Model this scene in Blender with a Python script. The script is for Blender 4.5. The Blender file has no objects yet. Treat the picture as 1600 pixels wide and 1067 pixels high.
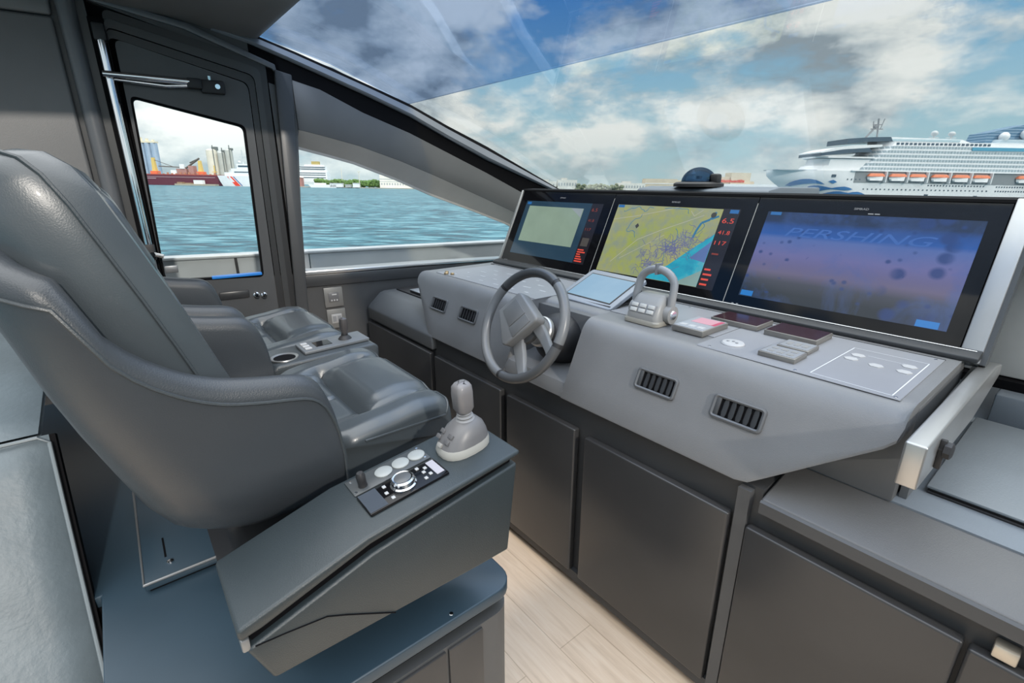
import bpy, bmesh, math, random
from mathutils import Vector, Matrix
R = math.radians
sin, cos = math.sin, math.cos
random.seed(7)
scene = bpy.context.scene
C = scene.collection

# ------------------------------------------------------------------ camera
EYE = Vector((0, 0, 1.40))
cam_d = bpy.data.cameras.new('camera'); cam = bpy.data.objects.new('camera', cam_d); C.objects.link(cam)
cam_d.sensor_width = 36; cam_d.lens = 36*760/1600; cam_d.clip_start = .02; cam_d.clip_end = 30000
PITCH, TURN = R(18.310467), R(38.902242)
hx, hy = -cos(TURN), sin(TURN)
cr = Vector((hy, -hx, 0)); cd = Vector((hx*cos(PITCH), hy*cos(PITCH), -sin(PITCH))); cu = cr.cross(cd)
cam.matrix_world = Matrix(((cr.x, cu.x, -cd.x, EYE.x), (cr.y, cu.y, -cd.y, EYE.y), (cr.z, cu.z, -cd.z, EYE.z), (0, 0, 0, 1)))
scene.camera = cam

# ------------------------------------------------------------------ sky, sun, exposure
scene.view_settings.view_transform = 'Standard'; scene.view_settings.look = 'None'
scene.view_settings.gamma = 1; scene.view_settings.use_curve_mapping = False
scene.view_settings.exposure = 0.68
SKY = 1.0
w = bpy.data.worlds.new('sky'); scene.world = w; w.use_nodes = True
nt = w.node_tree; nt.nodes.clear()
def nd(t, nt_, **k):
    n = nt_.nodes.new(t)
    for a, b in k.items(): setattr(n, a, b)
    return n
def mth(nt_, op, a, b=None, clamp=False):
    n = nt_.nodes.new('ShaderNodeMath'); n.operation = op; n.use_clamp = clamp
    for i, v in enumerate((a, b)):
        if v is None: continue
        if isinstance(v, (int, float)): n.inputs[i].default_value = v
        else: nt_.links.new(v, n.inputs[i])
    return n.outputs[0]
def ramp(nt_, fac, stops, interp='LINEAR'):
    n = nt_.nodes.new('ShaderNodeValToRGB'); n.color_ramp.interpolation = interp
    e = n.color_ramp.elements
    while len(e) < len(stops): e.new(.5)
    for el, (p, c) in zip(e, stops):
        el.position = p; el.color = (*c, 1) if len(c) == 3 else c
    nt_.links.new(fac, n.inputs[0]); return n.outputs[0]
def mixc(nt_, fac, a, b, blend='MIX'):
    n = nt_.nodes.new('ShaderNodeMix'); n.data_type = 'RGBA'; n.blend_type = blend
    for s, v in ((n.inputs[0], fac), (n.inputs[6], a), (n.inputs[7], b)):
        if isinstance(v, (int, float)): s.default_value = v
        elif isinstance(v, tuple): s.default_value = (*v, 1)
        else: nt_.links.new(v, s)
    return n.outputs[2]
def noise(nt_, vec, scale, detail=4, rough=.55, dist=0):
    n = nt_.nodes.new('ShaderNodeTexNoise'); n.inputs['Scale'].default_value = scale
    n.inputs['Detail'].default_value = detail; n.inputs['Roughness'].default_value = rough; n.inputs['Distortion'].default_value = dist
    if vec is not None: nt_.links.new(vec, n.inputs['Vector'])
    return n.outputs[0]
tc = nd('ShaderNodeTexCoord', nt); sp = nd('ShaderNodeSeparateXYZ', nt); nt.links.new(tc.outputs['Generated'], sp.inputs[0])
zz = mth(nt, 'MAXIMUM', sp.outputs[2], 0.0)
def cloudfield(off):
    mp = nd('ShaderNodeMapping', nt); nt.links.new(tc.outputs['Generated'], mp.inputs[0])
    mp.inputs['Location'].default_value = off; mp.inputs['Scale'].default_value = (1, 1, 2.1)
    a = noise(nt, mp.outputs[0], 4.2, 10, .58, .1); b = noise(nt, mp.outputs[0], 1.15, 2, .5, 0)
    return mth(nt, 'ADD', mth(nt, 'MULTIPLY', a, .66), mth(nt, 'MULTIPLY', b, .44))
O1 = (9.3, 6.1, .4)
dens = cloudfield(O1); dens2 = cloudfield((O1[0]+.035, O1[1]+.0, O1[2]+.13))
high = ramp(nt, zz, [(.55, (0, 0, 0)), (.85, (1, 1, 1))])
cov = ramp(nt, mth(nt, 'ADD', dens, mth(nt, 'MULTIPLY', high, .25)), [(.455, (0, 0, 0)), (.535, (1, 1, 1))])
shade = mth(nt, 'ADD', mth(nt, 'MULTIPLY', mth(nt, 'SUBTRACT', dens, dens2), 3.4), mth(nt, 'SUBTRACT', 1.06, dens))
ccol = ramp(nt, shade, [(.26, (.24, .29, .33)), (.40, (.40, .455, .485)), (.52, (.53, .57, .58)), (.70, (.70, .715, .70))])
ccol = mixc(nt, high, ccol, (2.36, 2.42, 2.46))  # unseen overhead cloud, made brighter to light the cabin from above
sky = ramp(nt, zz, [(0, (.33, .50, .55)), (.10, (.29, .46, .54)), (.22, (.17, .36, .54)), (.36, (.035, .21, .50)), (1, (.03, .14, .42))])
skyc = mixc(nt, cov, sky, ccol)
hz = ramp(nt, sp.outputs[2], [(0, (1, 1, 1)), (.09, (0, 0, 0))])
skyc = mixc(nt, mth(nt, 'MULTIPLY', hz, .5), skyc, (.37, .47, .49))
gnd = ramp(nt, mth(nt, 'MULTIPLY', sp.outputs[2], -1), [(0.03, (0, 0, 0)), (.06, (1, 1, 1))])
skyc = mixc(nt, gnd, skyc, (.05, .13, .16))
bg = nd('ShaderNodeBackground', nt); bg.inputs[1].default_value = SKY; nt.links.new(skyc, bg.inputs[0])
out = nd('ShaderNodeOutputWorld', nt); nt.links.new(bg.outputs[0], out.inputs[0])

sun_d = bpy.data.lights.new('sun', 'SUN'); sun_d.energy = 1.3; sun_d.angle = R(2); sun_d.color = (1, .93, .84)
sun = bpy.data.objects.new('sun', sun_d); C.objects.link(sun)
sun.rotation_euler = Vector((.84, -.12, .42)).to_track_quat('Z', 'Y').to_euler()

# ------------------------------------------------------------------ materials
MATS = {}
TONE = 1.0
def mat(name, col, rough=.5, metal=0.0, spec=.5, var=.06, vscale=6, bump=0, bscale=300, coat=0):
    if name in MATS: return MATS[name]
    m = bpy.data.materials.new(name); m.use_nodes = True; t = m.node_tree
    col = tuple(min(.8, x*TONE) if max(col) < .35 else x for x in col)
    b = t.nodes['Principled BSDF']; tcn = nd('ShaderNodeTexCoord', t)
    n = noise(t, tcn.outputs['Object'], vscale, 4)
    c = ramp(t, n, [(.3, tuple(max(0, x*(1-var)) for x in col)), (.7, tuple(x*(1+var) for x in col))])
    t.links.new(c, b.inputs['Base Color'])
    b.inputs['Roughness'].default_value = rough; b.inputs['Metallic'].default_value = metal
    b.inputs['Specular IOR Level'].default_value = spec; b.inputs['Coat Weight'].default_value = coat
    if bump:
        bn = nd('ShaderNodeBump', t); bn.inputs['Strength'].default_value = bump; bn.inputs['Distance'].default_value = .002
        t.links.new(noise(t, tcn.outputs['Object'], bscale, 3), bn.inputs['Height']); t.links.new(bn.outputs[0], b.inputs['Normal'])
    MATS[name] = m; return m
def emis(name, col, strength=1.0, rough=.12, base=(.01, .01, .012), builder=None):
    if name in MATS: return MATS[name]
    m = bpy.data.materials.new(name); m.use_nodes = True; t = m.node_tree; b = t.nodes['Principled BSDF']
    b.inputs['Base Color'].default_value = (*base, 1); b.inputs['Roughness'].default_value = rough
    tcn = nd('ShaderNodeTexCoord', t)
    if builder: c = builder(t, tcn)
    else: c = ramp(t, noise(t, tcn.outputs['Object'], 9, 3), [(.3, tuple(x*.94 for x in col)), (.7, tuple(x*1.06 for x in col))])
    t.links.new(c, b.inputs['Emission Color']); b.inputs['Emission Strength'].default_value = strength*.52
    MATS[name] = m; return m
def glass(name, tint, refl=.06):
    m = bpy.data.materials.new(name); m.use_nodes = True; t = m.node_tree; t.nodes.clear()
    tr = nd('ShaderNodeBsdfTransparent', t)
    tcn = nd('ShaderNodeTexCoord', t)
    c = ramp(t, noise(t, tcn.outputs['Object'], .8, 2), [(.3, tuple(x*.985 for x in tint)), (.7, tint)]); t.links.new(c, tr.inputs[0])
    gl = nd('ShaderNodeBsdfGlossy', t); gl.inputs['Roughness'].default_value = .01
    fr = nd('ShaderNodeFresnel', t); fr.inputs[0].default_value = 1.25
    mx = nd('ShaderNodeMixShader', t); t.links.new(mth(t, 'MULTIPLY', fr.outputs[0], .35), mx.inputs[0]); t.links.new(tr.outputs[0], mx.inputs[1]); t.links.new(gl.outputs[0], mx.inputs[2])
    o = nd('ShaderNodeOutputMaterial', t); t.links.new(mx.outputs[0], o.inputs[0]); MATS[name] = m; return m

leather = mat('seat leather', (.048, .058, .066), .31, spec=.6, bump=.12, bscale=420, coat=.15)
leather_dark = mat('seat leather dark', (.042, .050, .056), .32, bump=.25, bscale=420)
shell_m = mat('seat shell leather', (.037, .043, .050), .34, bump=.25, bscale=420)
box_m = mat('box leather', (.025, .034, .039), .36, bump=.3, bscale=500)
fascia_m = mat('dash leather', (.170, .172, .175), .36, bump=.3, bscale=600)
dash_m = mat('dash panel', (.24, .245, .26), .34, var=.04)
wall_m = mat('wall lacquer', (.062, .063, .065), .38)
trim_m = mat('trim leather', (.15, .15, .152), .40, bump=.2, bscale=400)
pillar_m = mat('pillar leather', (.12, .125, .135), .38)
band_m = mat('window reveal', (.46, .43, .40), .45)
door_m = mat('cabinet lacquer', (.037, .037, .038), .28)
carc_m = mat('cabinet carcass', (.045, .047, .050), .5)
black = mat('black gap', (.004, .004, .005), .7, spec=.08)
blackgloss = mat('black gloss', (.005, .005, .006), .05, spec=.28)
rubber = mat('black rubber', (.018, .018, .02), .55)
plat_m = mat('platform lacquer', (.024, .045, .065), .34)
counter_m = mat('counter leather', (.17, .195, .22), .5, bump=.25, bscale=400)
counterf_m = mat('counter edge leather', (.11, .11, .11), .48, bump=.25, bscale=400)
sofa_m = mat('sofa leather', (.11, .14, .16), .45, var=.1, vscale=9, bump=.5, bscale=60)
alu = mat('brushed aluminium', (.45, .45, .445), .36, metal=.85)
aludark = mat('satin grey metal', (.24, .25, .26), .4, metal=.6)
chrome = mat('chrome', (.75, .76, .78), .08, metal=1.0)
silver = mat('silver plastic', (.25, .247, .238), .38, var=.03)
silverdk = mat('grey plastic', (.22, .225, .235), .42)
whitep = mat('white plastic', (.42, .42, .42), .4, var=.03)
wheel_m = mat('wheel leather', (.045, .048, .052), .36, spec=.6)
wheel_g = mat('wheel grey', (.17, .175, .18), .38)
pinkish = mat('pink label', (.50, .26, .30), .4)
maroon = mat('smoked maroon lens', (.028, .008, .011), .15)
bulk_m = mat('grey gelcoat', (.42, .44, .46), .35)
bluefilm = mat('blue film', (.02, .20, .62), .4)
beige_m = mat('bulkhead leather', (.62, .60, .56), .5)

# floor: pale oak planks running along the console
def floor_mat():
    m = bpy.data.materials.new('oak floor'); m.use_nodes = True; t = m.node_tree; b = t.nodes['Principled BSDF']
    tcn = nd('ShaderNodeTexCoord', t); mp = nd('ShaderNodeMapping', t); t.links.new(tcn.outputs['Object'], mp.inputs[0]); mp.inputs['Scale'].default_value = (1.2, 14, 1)
    g = noise(t, mp.outputs[0], 4, 8, .6, .8)
    c = ramp(t, g, [(.3, (.72, .55, .40)), (.5, (.82, .64, .475)), (.72, (.88, .72, .56))])
    br = nd('ShaderNodeTexBrick', t); br.inputs['Scale'].default_value = 1; br.inputs['Brick Width'].default_value = 1.6; br.inputs['Row Height'].default_value = .14
    br.inputs['Mortar Size'].default_value = .0015; br.inputs['Color1'].default_value = (1, 1, 1, 1); br.inputs['Color2'].default_value = (.965, .955, .94, 1); br.inputs['Mortar'].default_value = (.72, .68, .62, 1)
    t.links.new(tcn.outputs['Object'], br.inputs['Vector'])
    c = mixc(t, 1.0, c, br.outputs[0], 'MULTIPLY'); t.links.new(c, b.inputs['Base Color']); b.inputs['Roughness'].default_value = .5
    return m
floor_m = floor_mat()
glass_clear = glass('clear glass', (.97, .985, .98))
glass_tint = glass('tinted roof glass', (.66, .74, .86))
glass_dome = glass('smoked dome glass', (.22, .33, .45))

# ------------------------------------------------------------------ mesh helpers
class Fr:
    def __init__(s, o=(0, 0, 0), ex=(1, 0, 0), ey=(0, 1, 0), ez=(0, 0, 1)):
        s.o = Vector(o); s.ex = Vector(ex).normalized(); s.ey = Vector(ey).normalized(); s.ez = Vector(ez).normalized()
    def __call__(s, u, v, w=0): return s.o + s.ex*u + s.ey*v + s.ez*w
WORLD = Fr()
BASE = {}
class M:
    def __init__(s, fr=WORLD): s.v = []; s.f = []; s.fr = fr
    def add(s, vs, fs):
        k = len(s.v); s.v += [s.fr(*p) for p in vs]; s.f += [tuple(i+k for i in f) for f in fs]; return s
    def box(s, x0, x1, y0, y1, z0, z1):
        return s.add([(x0,y0,z0),(x1,y0,z0),(x1,y1,z0),(x0,y1,z0),(x0,y0,z1),(x1,y0,z1),(x1,y1,z1),(x0,y1,z1)],
                     [(0,3,2,1),(4,5,6,7),(0,1,5,4),(1,2,6,5),(2,3,7,6),(3,0,4,7)])
    def prism(s, poly, a0, a1, ax='x'):
        n = len(poly)
        def p(q, a): return (a, q[0], q[1]) if ax == 'x' else (q[0], a, q[1]) if ax == 'y' else (q[0], q[1], a)
        return s.add([p(q, a0) for q in poly]+[p(q, a1) for q in poly],
                     [tuple(range(n))[::-1], tuple(range(n, 2*n))]+[(i, (i+1) % n, n+(i+1) % n, n+i) for i in range(n)])
    def loft(s, rings, closed=True, cap=True, loop=False):
        n = len(rings[0]); vs = [p for r in rings for p in r]; fs = []
        m = len(rings)
        for a in range(m if loop else m-1):
            b = (a+1) % m
            for i in range(n if closed else n-1):
                j = (i+1) % n
                fs.append((a*n+i, a*n+j, b*n+j, b*n+i))
        if cap and closed and not loop: fs += [tuple(range(n))[::-1], tuple(range((m-1)*n, m*n))]
        return s.add(vs, fs)
    def tube(s, path, r, n=10, closed=False):
        path = [Vector(p) for p in path]; m = len(path); rr = r if isinstance(r, (list, tuple)) else [r]*m
        rings = []; nrm = None
        for i, p in enumerate(path):
            if closed: t = path[(i+1) % m]-path[i-1]
            else: t = path[min(i+1, m-1)]-path[max(i-1, 0)]
            t.normalize()
            if nrm is None:
                nrm = t.orthogonal().normalized()
            else:
                nrm = (nrm-t*nrm.dot(t)); nrm = nrm.normalized() if nrm.length > 1e-6 else t.orthogonal().normalized()
            b = t.cross(nrm)
            rings.append([p+(nrm*cos(2*math.pi*k/n)+b*sin(2*math.pi*k/n))*rr[i] for k in range(n)])
        return s.loft(rings, loop=closed)
    def lathe(s, prof, n=28, c=(0, 0)):
        return s.loft([[(c[0]+r*cos(2*math.pi*k/n), c[1]+r*sin(2*math.pi*k/n), z) for k in range(n)] for r, z in prof])
    def ell(s, c, r, nu=20, nv=12, v0=-90, v1=90):
        return s.loft([[(c[0]+r[0]*cos(R(v0+(v1-v0)*j/nv))*cos(2*math.pi*k/nu)+1e-6*cos(k), c[1]+r[1]*cos(R(v0+(v1-v0)*j/nv))*sin(2*math.pi*k/nu), c[2]+r[2]*sin(R(v0+(v1-v0)*j/nv))) for k in range(nu)] for j in range(nv+1)])
    def grid(s, fn, nu, nv):
        return s.add([fn(i/nu, j/nv) for i in range(nu+1) for j in range(nv+1)],
                     [(i*(nv+1)+j, (i+1)*(nv+1)+j, (i+1)*(nv+1)+j+1, i*(nv+1)+j+1) for i in range(nu) for j in range(nv)])
    def build(s, name, m, parent=None, bev=0, seg=2, sharp=38, uv=None):
        me = bpy.data.meshes.new(name); base = Vector((0, 0, 0))
        root = parent
        if parent is not None: base = BASE[parent.name]
        bm = bmesh.new(); vs = [bm.verts.new(p-base) for p in s.v]
        for f in s.f:
            try: bm.faces.new([vs[i] for i in f])
            except ValueError: pass
        bmesh.ops.remove_doubles(bm, verts=bm.verts, dist=1e-6)
        bmesh.ops.recalc_face_normals(bm, faces=bm.faces)
        if bev:
            ed = [e for e in bm.edges if len(e.link_faces) == 2 and e.calc_face_angle(0) > R(25)]
            bmesh.ops.bevel(bm, geom=ed, offset=bev, segments=seg, affect='EDGES', profile=.5, clamp_overlap=True)
        for f in bm.faces: f.smooth = True
        bm.to_mesh(me); bm.free()
        me.set_sharp_from_angle(angle=R(sharp))
        me.materials.append(m)
        o = bpy.data.objects.new(name, me); C.objects.link(o); BASE[o.name] = base
        if parent is not None: o.parent = parent
        return o
def rrect(w, h, r, n=5, cx=0, cy=0):
    p = []
    for (sx, sy, a0) in ((1, 1, 0), (-1, 1, 90), (-1, -1, 180), (1, -1, 270)):
        for k in range(n+1):
            a = R(a0+90*k/n); p.append((cx+sx*(w/2-r)+r*cos(a), cy+sy*(h/2-r)+r*sin(a)))
    return p
def thing(name, label, cat, loc, group=None):
    o = bpy.data.objects.new(name, None); C.objects.link(o); o.location = loc; o.empty_display_size = .05
    o['label'] = label; o['category'] = cat
    if group: o['group'] = group
    BASE[o.name] = Vector(loc); return o
def tag(o, label, cat, group=None, kind=None):
    o['label'] = label; o['category'] = cat
    if group: o['group'] = group
    if kind: o['kind'] = kind
    return o
def struct(o): o['kind'] = 'structure'; return o
def sthing(name, loc=(0, 0, 0)):
    o = bpy.data.objects.new(name, None); C.objects.link(o); o.location = loc; o['kind'] = 'structure'; BASE[o.name] = Vector(loc); return o
def copy_tree(o, parent=None):
    c = o.copy(); C.objects.link(c); c.parent = parent; BASE[c.name] = BASE[o.name]
    for ch in list(o.children): copy_tree(ch, c)
    return c
def text_mesh(txt, fr, u, v, width, height, w=.0006, shear=0, depth=.0003):
    cu_ = bpy.data.curves.new('t', 'FONT'); cu_.body = txt; cu_.size = 1; cu_.shear = shear; cu_.resolution_u = 3
    ob = bpy.data.objects.new('t', cu_); C.objects.link(ob)
    dg = bpy.context.evaluated_depsgraph_get(); me = bpy.data.meshes.new_from_object(ob.evaluated_get(dg))
    xs = [p.co.x for p in me.vertices]; ys = [p.co.y for p in me.vertices]
    x0, x1, y0, y1 = min(xs), max(xs), min(ys), max(ys)
    m = M(fr); m.add([(u+(p.co.x-x0)/(x1-x0)*width, v+(p.co.y-y0)/(y1-y0)*height, w) for p in me.vertices], [tuple(p.vertices) for p in me.polygons])
    bpy.data.objects.remove(ob); bpy.data.curves.remove(cu_); bpy.data.meshes.remove(me)
    return m
def lerp(pts, x):
    if x <= pts[0][0]: return pts[0][1]
    for (a, b), (c, d) in zip(pts, pts[1:]):
        if x <= c: return b+(d-b)*(x-a)/(c-a)
    return pts[-1][1]

# ------------------------------------------------------------------ setting
AL = R(6)
WF = Fr((-2.62, 1.036, 0), (sin(AL), cos(AL), 0), (0, 0, 1), (cos(AL), -sin(AL), 0))   # wall frame: u along the wall, v up, w into the cabin
def wu(y): return (y-1.036)/cos(AL)
def wp(pts): return [(wu(y), z) for y, z in pts]

struct(M().box(-2.9, .95, -2.2, 1.25, -.04, 0).build('floor', floor_m))
struct(M().prism([(-.7, 2.075), (.09, 2.060), (.35, 2.040), (.60, 2.000), (.66, 1.995), (.69, 2.010), (.70, 2.10), (-.7, 2.14)], -2.78, -1.85, 'x').build('ceiling', trim_m, bev=.012))
# port wall
wm = M(WF)
def wprism(m, pts, w0, w1): m.prism(wp(pts), w0, w1, 'z'); return m
wprism(wm, [(-2.2, 0), (.09, 0), (.09, 2.06), (-2.2, 2.06)], -.10, -.005)
wprism(wm, [(.09, 0), (.60, 0), (.585, .80), (.09, .80)], -.10, -.02)
wprism(wm, [(.585, 0), (2.5, 0), (2.5, .90), (1.9, .915), (.75, .935), (.6, .94)], -.10, -.005)
wprism(wm, [(.70, .93), (.740, .93), (.798, 1.60), (.86, 1.87), (.70, 1.89)], -.10, -.005)
wprism(wm, [(.80, 1.63), (1.085, 1.57), (1.508, 1.424), (2.079, 1.191), (2.5, 1.02), (2.5, 1.29), (2.38, 1.355), (1.85, 1.58), (1.38, 1.77), (1.0, 1.92), (.68, 2.0), (.09, 2.12), (.09, 2.06), (.72, 1.89), (.86, 1.87)], -.10, -.005)
struct(wm.build('wall_left', wall_m))
# padded panel aft of the door, its rounded edge strip and seam
struct(wprism(M(WF), [(-2.2, .05), (-.018, .05), (-.014, 1.98), (-2.2, 1.98)], -.004, .022).build('trim_1', trim_m, bev=.010, seg=3))
struct(wprism(M(WF), [(-2.2, 1.985), (-.014, 1.985), (-.01, 2.06), (-2.2, 2.06)], -.004, .022).build('trim_2', trim_m, bev=.010, seg=3))
struct(M(WF).loft([[(wu(.032)+.030*cos(R(a)), z, .0+.034*sin(R(a))) for a in range(0, 181, 18)] for z in (.02, 2.06)]).build('trim_3', pillar_m))
# header trim over the door and post between door and window
struct(wprism(M(WF), [(.07, 2.062), (.40, 2.000), (.72, 1.886), (.74, 1.862), (.735, 1.905), (.42, 2.022), (.07, 2.085)], -.004, .012).build('trim_4', pillar_m, bev=.003))
struct(wprism(M(WF), [(.645, .0), (.735, .0), (.738, .80), (.801, 1.868), (.728, 1.884)], -.01, .022).build('trim_5', mat('post', (.050, .052, .055), .36), bev=.006))
# side panel under the roof line
D_ = [(.800, 1.850), (.925, 1.819), (1.124, 1.730), (1.369, 1.645), (1.845, 1.444), (2.18, 1.292), (2.33, 1.222)]
B_ = [(.803, 1.633), (.93, 1.606), (1.085, 1.57), (1.30, 1.502), (1.508, 1.424), (1.80, 1.306), (2.079, 1.191), (2.33, 1.085)]
L_ = [(.803, 1.563), (.93, 1.533), (1.078, 1.495), (1.30, 1.415), (1.503, 1.33), (1.80, 1.225), (2.03, 1.14), (2.33, 1.00)]
struct(wprism(M(WF), D_+B_[::-1], -.02, .004).build('trim_6', mat('side panel', (.10, .10, .10), .42), bev=.004))
# inclined pale reveal above the window
bm_ = M(WF)
bm_.loft([[(wu(b[0]), b[1], .004), (wu(l[0]), l[1], -.085), (wu(l[0]), l[1]-.012, -.085), (wu(l[0]), l[1]-.012, -.10), (wu(b[0]), b[1]+.01, -.10)] for b, l in zip(B_, L_)])
struct(bm_.build('trim_7', band_m))
# windshield side frame: pale strip with a black gasket above
U_ = [(.55, 2.043), (.675, 2.015), (.835, 1.968), (1.000, 1.915), (1.178, 1.857), (1.386, 1.786), (1.590, 1.697), (1.848, 1.594), (2.376, 1.359), (2.6, 1.255)]
S_ = [(.50, 2.012), (.635, 1.981), (.776, 1.936), (.938, 1.882), (1.140, 1.813), (1.376, 1.727), (1.590, 1.628), (1.847, 1.517), (2.333, 1.343), (2.56, 1.235)]
pm = M(WF); gm = M(WF); sm_ = M(WF)
def midp(a, b, k): return (a[0]+(b[0]-a[0])*k, a[1]+(b[1]-a[1])*k)
pm.loft([[(wu(midp(s_, u_, -.0)[0]), midp(s_, u_, 0)[1], .012), (wu(midp(s_, u_, .2)[0]), midp(s_, u_, .2)[1], .022), (wu(midp(s_, u_, .72)[0]), midp(s_, u_, .72)[1], .012), (wu(midp(s_, u_, .72)[0]), midp(s_, u_, .72)[1], -.05), (wu(s_[0]), s_[1], -.05)] for s_, u_ in zip(S_, U_)])
struct(pm.build('trim_8', mat('frame strip', (.20, .215, .24), .3), sharp=50))
gm.loft([[(wu(midp(s_, u_, .74)[0]), midp(s_, u_, .74)[1], .008), (wu(u_[0]), u_[1], .002), (wu(u_[0]), u_[1]+.004, -.05), (wu(midp(s_, u_, .74)[0]), midp(s_, u_, .74)[1], -.05)] for s_, u_ in zip(S_, U_)])
struct(gm.build('trim_9', black))
# black lining that puts the undercut's shade into colour between strip and side panel
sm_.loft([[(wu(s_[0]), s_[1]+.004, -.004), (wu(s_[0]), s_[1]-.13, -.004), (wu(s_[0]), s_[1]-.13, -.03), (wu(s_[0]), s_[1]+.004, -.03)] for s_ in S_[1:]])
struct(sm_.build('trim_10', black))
# window sill
struct(wprism(M(WF), [(.742, .928), (1.36, .922), (2.1, .903), (2.1, .915), (1.36, .938), (.742, .950)], -.09, .014).build('trim_11', mat('sill metal', (.45, .46, .47), .28, metal=.7), bev=.004))
struct(wprism(M(WF), [(.742, .865), (2.1, .845), (2.1, .905), (.742, .926)], -.006, .008).build('trim_12', mat('sill base', (.040, .042, .045), .35), bev=.003))
# window_1: side window
win = sthing('window_1', (-2.62, 1.4, .94))
wprism(M(WF), [(.79, .93), (2.3, .90), (2.3, 1.02), (1.503, 1.335), (1.078, 1.50), (.79, 1.57)], -.092, -.086).build('glass_pane', glass_clear, win)
# window_2: clear windshield, window_3: tinted roof glass; both follow the roof line
def roofglass(pts, name, m, x1=.86):
    ms = M(); rings = []
    for y, z in pts:
        xl = -2.62+(y-1.036)*math.tan(AL)-.03
        rings.append([(xl, y, z), (x1, y, z), (x1, y, z+.006), (xl, y, z+.006)])
    ms.loft(rings); return struct(ms.build(name, m))
roofglass([(1.382, 1.788), (1.6, 1.700), (1.848, 1.598), (2.1, 1.485), (2.376, 1.361), (2.6, 1.257)], 'window_2', glass_clear)
roofglass([(.62, 2.035), (.80, 1.992), (.998, 1.940), (1.2, 1.862), (1.380, 1.789)], 'window_3', glass_tint)
# starboard side: low wall, header and mullions round the opposite window band
wr = M(); wr.box(.86, .93, -2.2, 2.6, 0, .95)
struct(wr.build('wall_right', wall_m))

# ------------------------------------------------------------------ door_1
door = sthing('door_1', (-2.7, .37, .80))
def holed(m, outer, inner, w0, w1):
    n = len(outer)
    m.loft([[(wu(p[0]), p[1], w0) for p in outer], [(wu(p[0]), p[1], w1) for p in outer], [(wu(p[0]), p[1], w1) for p in inner], [(wu(p[0]), p[1], w0) for p in inner]], loop=True)
    return m
def rpoly(p, r, n=5):
    o = []
    for i in range(len(p)):
        a, b, c = Vector(p[i-1]), Vector(p[i]), Vector(p[(i+1) % len(p)])
        d1 = (a-b).normalized(); d2 = (c-b).normalized()
        s_, e_ = b+d1*r, b+d2*r
        for k in range(n+1):
            t = k/n; o.append(tuple(s_*(1-t)**2+b*2*t*(1-t)+e_*t*t))
    return o
oG = rpoly([(.142, .955), (.553, .940), (.576, 1.640), (.168, 1.733)], .025)
oP = rpoly([(.135, .40), (.590, .40), (.611, 1.815), (.158, 1.935)], .03)
holed(M(WF), oP, oG, -.03, .004).build('door_panel', mat('door leaf', (.060, .063, .067), .42), door)
oG2 = rpoly([(.150, .965), (.545, .950), (.566, 1.632), (.175, 1.723)], .022)
holed(M(WF), oG, oG2, -.03, -.002).build('glass_gasket', black, door)
M(WF).prism([(wu(a), b) for a, b in oG], -.022, -.016, 'z').build('glass_pane', glass_clear, door)
for k, (a, w1, m_) in enumerate(((.030, .000, 'frame ridge a'), (.058, .008, 'frame ridge b'), (.085, .0, 'frame ridge a'))):
    oo = rpoly([(.135-.02, .40-a), (.590+a, .40-a), (.611+a, 1.815+a*1.15), (.158-.02, 1.935+a*1.2)], .03)
    ii = rpoly([(.135-.02, .40-a+.026), (.590+a-.026, .40-a+.026), (.611+a-.026, 1.815+a*1.15-.03), (.158-.02, 1.935+a*1.2-.03)], .03)
    holed(M(WF), oo, ii, -.03, w1).build('door_frame', mat(m_, (.024, .025, .027) if k != 1 else (.040, .042, .044), .35), door)
M(WF).box(wu(.088), wu(.140), .35, 2.0, -.03, .004).build('hinge_jamb', black, door)
oB = rpoly([(.05, .30), (.72, .30), (.800, 1.95), (.05, 2.10)], .01)
holed(M(WF), oB, oG, -.07, -.034).build('rear_frame', black, door)
M(WF).box(wu(.33), wu(.545), .952, .966, -.012, .012).build('protective_film', bluefilm, door, bev=.003)
M(WF).box(wu(.345), wu(.475), .845, .885, -.002, .012).build('pull_handle', mat('door handle', (.03, .031, .033), .35), door, bev=.008)
kb = M(Fr(WF(wu(.505), .855, .004), WF.ex, WF.ey, WF.ez)); kb.lathe([(.014, 0), (.014, .006), (.009, .010), (.009, .018), (.012, .022), (.008, .027)], 16)
kb2 = M(Fr(WF(wu(.538), .850, .004), WF.ex, WF.ey, WF.ez)); kb2.lathe([(.014, 0), (.014, .006), (.009, .010), (.009, .018), (.012, .022), (.008, .027)], 16)
kb.build('latch_knob', chrome, door); kb2.build('latch_knob', chrome, door)
lp = M(WF); lp.box(wu(.155), wu(.205), .998, 1.030, -.004, .010); lp.build('latch_plate', aludark, door, bev=.003)

# chrome grab pole beside the door, with clamp; the closing arm reaches across the door
pole = thing('grab_pole', 'tall vertical chrome pole beside the cabin door', 'grab rail', WF(wu(.118), .98, .04))
M(WF).tube([(wu(.118), .98, .035), (wu(.118), 1.92, .035)], .014, 14).build('rail_tube', chrome, pole)
M(WF).box(wu(.098), wu(.138), 1.065, 1.135, .0, .055).build('clamp_block', rubber, pole, bev=.006)
cb_ = M(WF); cb_.tube([(wu(.128), 1.095, .03), (wu(.128), 1.095, .085)], .010, 12); cb_.tube([(wu(.128), 1.095, .068), (wu(.165), 1.082, .075)], .009, 12)
cb_.build('clamp_bolt', chrome, pole)
M(WF).lathe([(.022, 0)]*2 if 0 else [(.019, 1.905), (.019, 1.935), (.012, 1.94)], 14, (wu(.118), .035)) if 0 else None
M(WF).box(wu(.098), wu(.138), 1.915, 1.975, .0, .05).build('top_bracket', rubber, pole, bev=.006)
arm = thing('door_closer', 'horizontal chrome strut with black end across top of the cabin door', 'door strut', WF(wu(.3), 1.78, .04))
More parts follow.
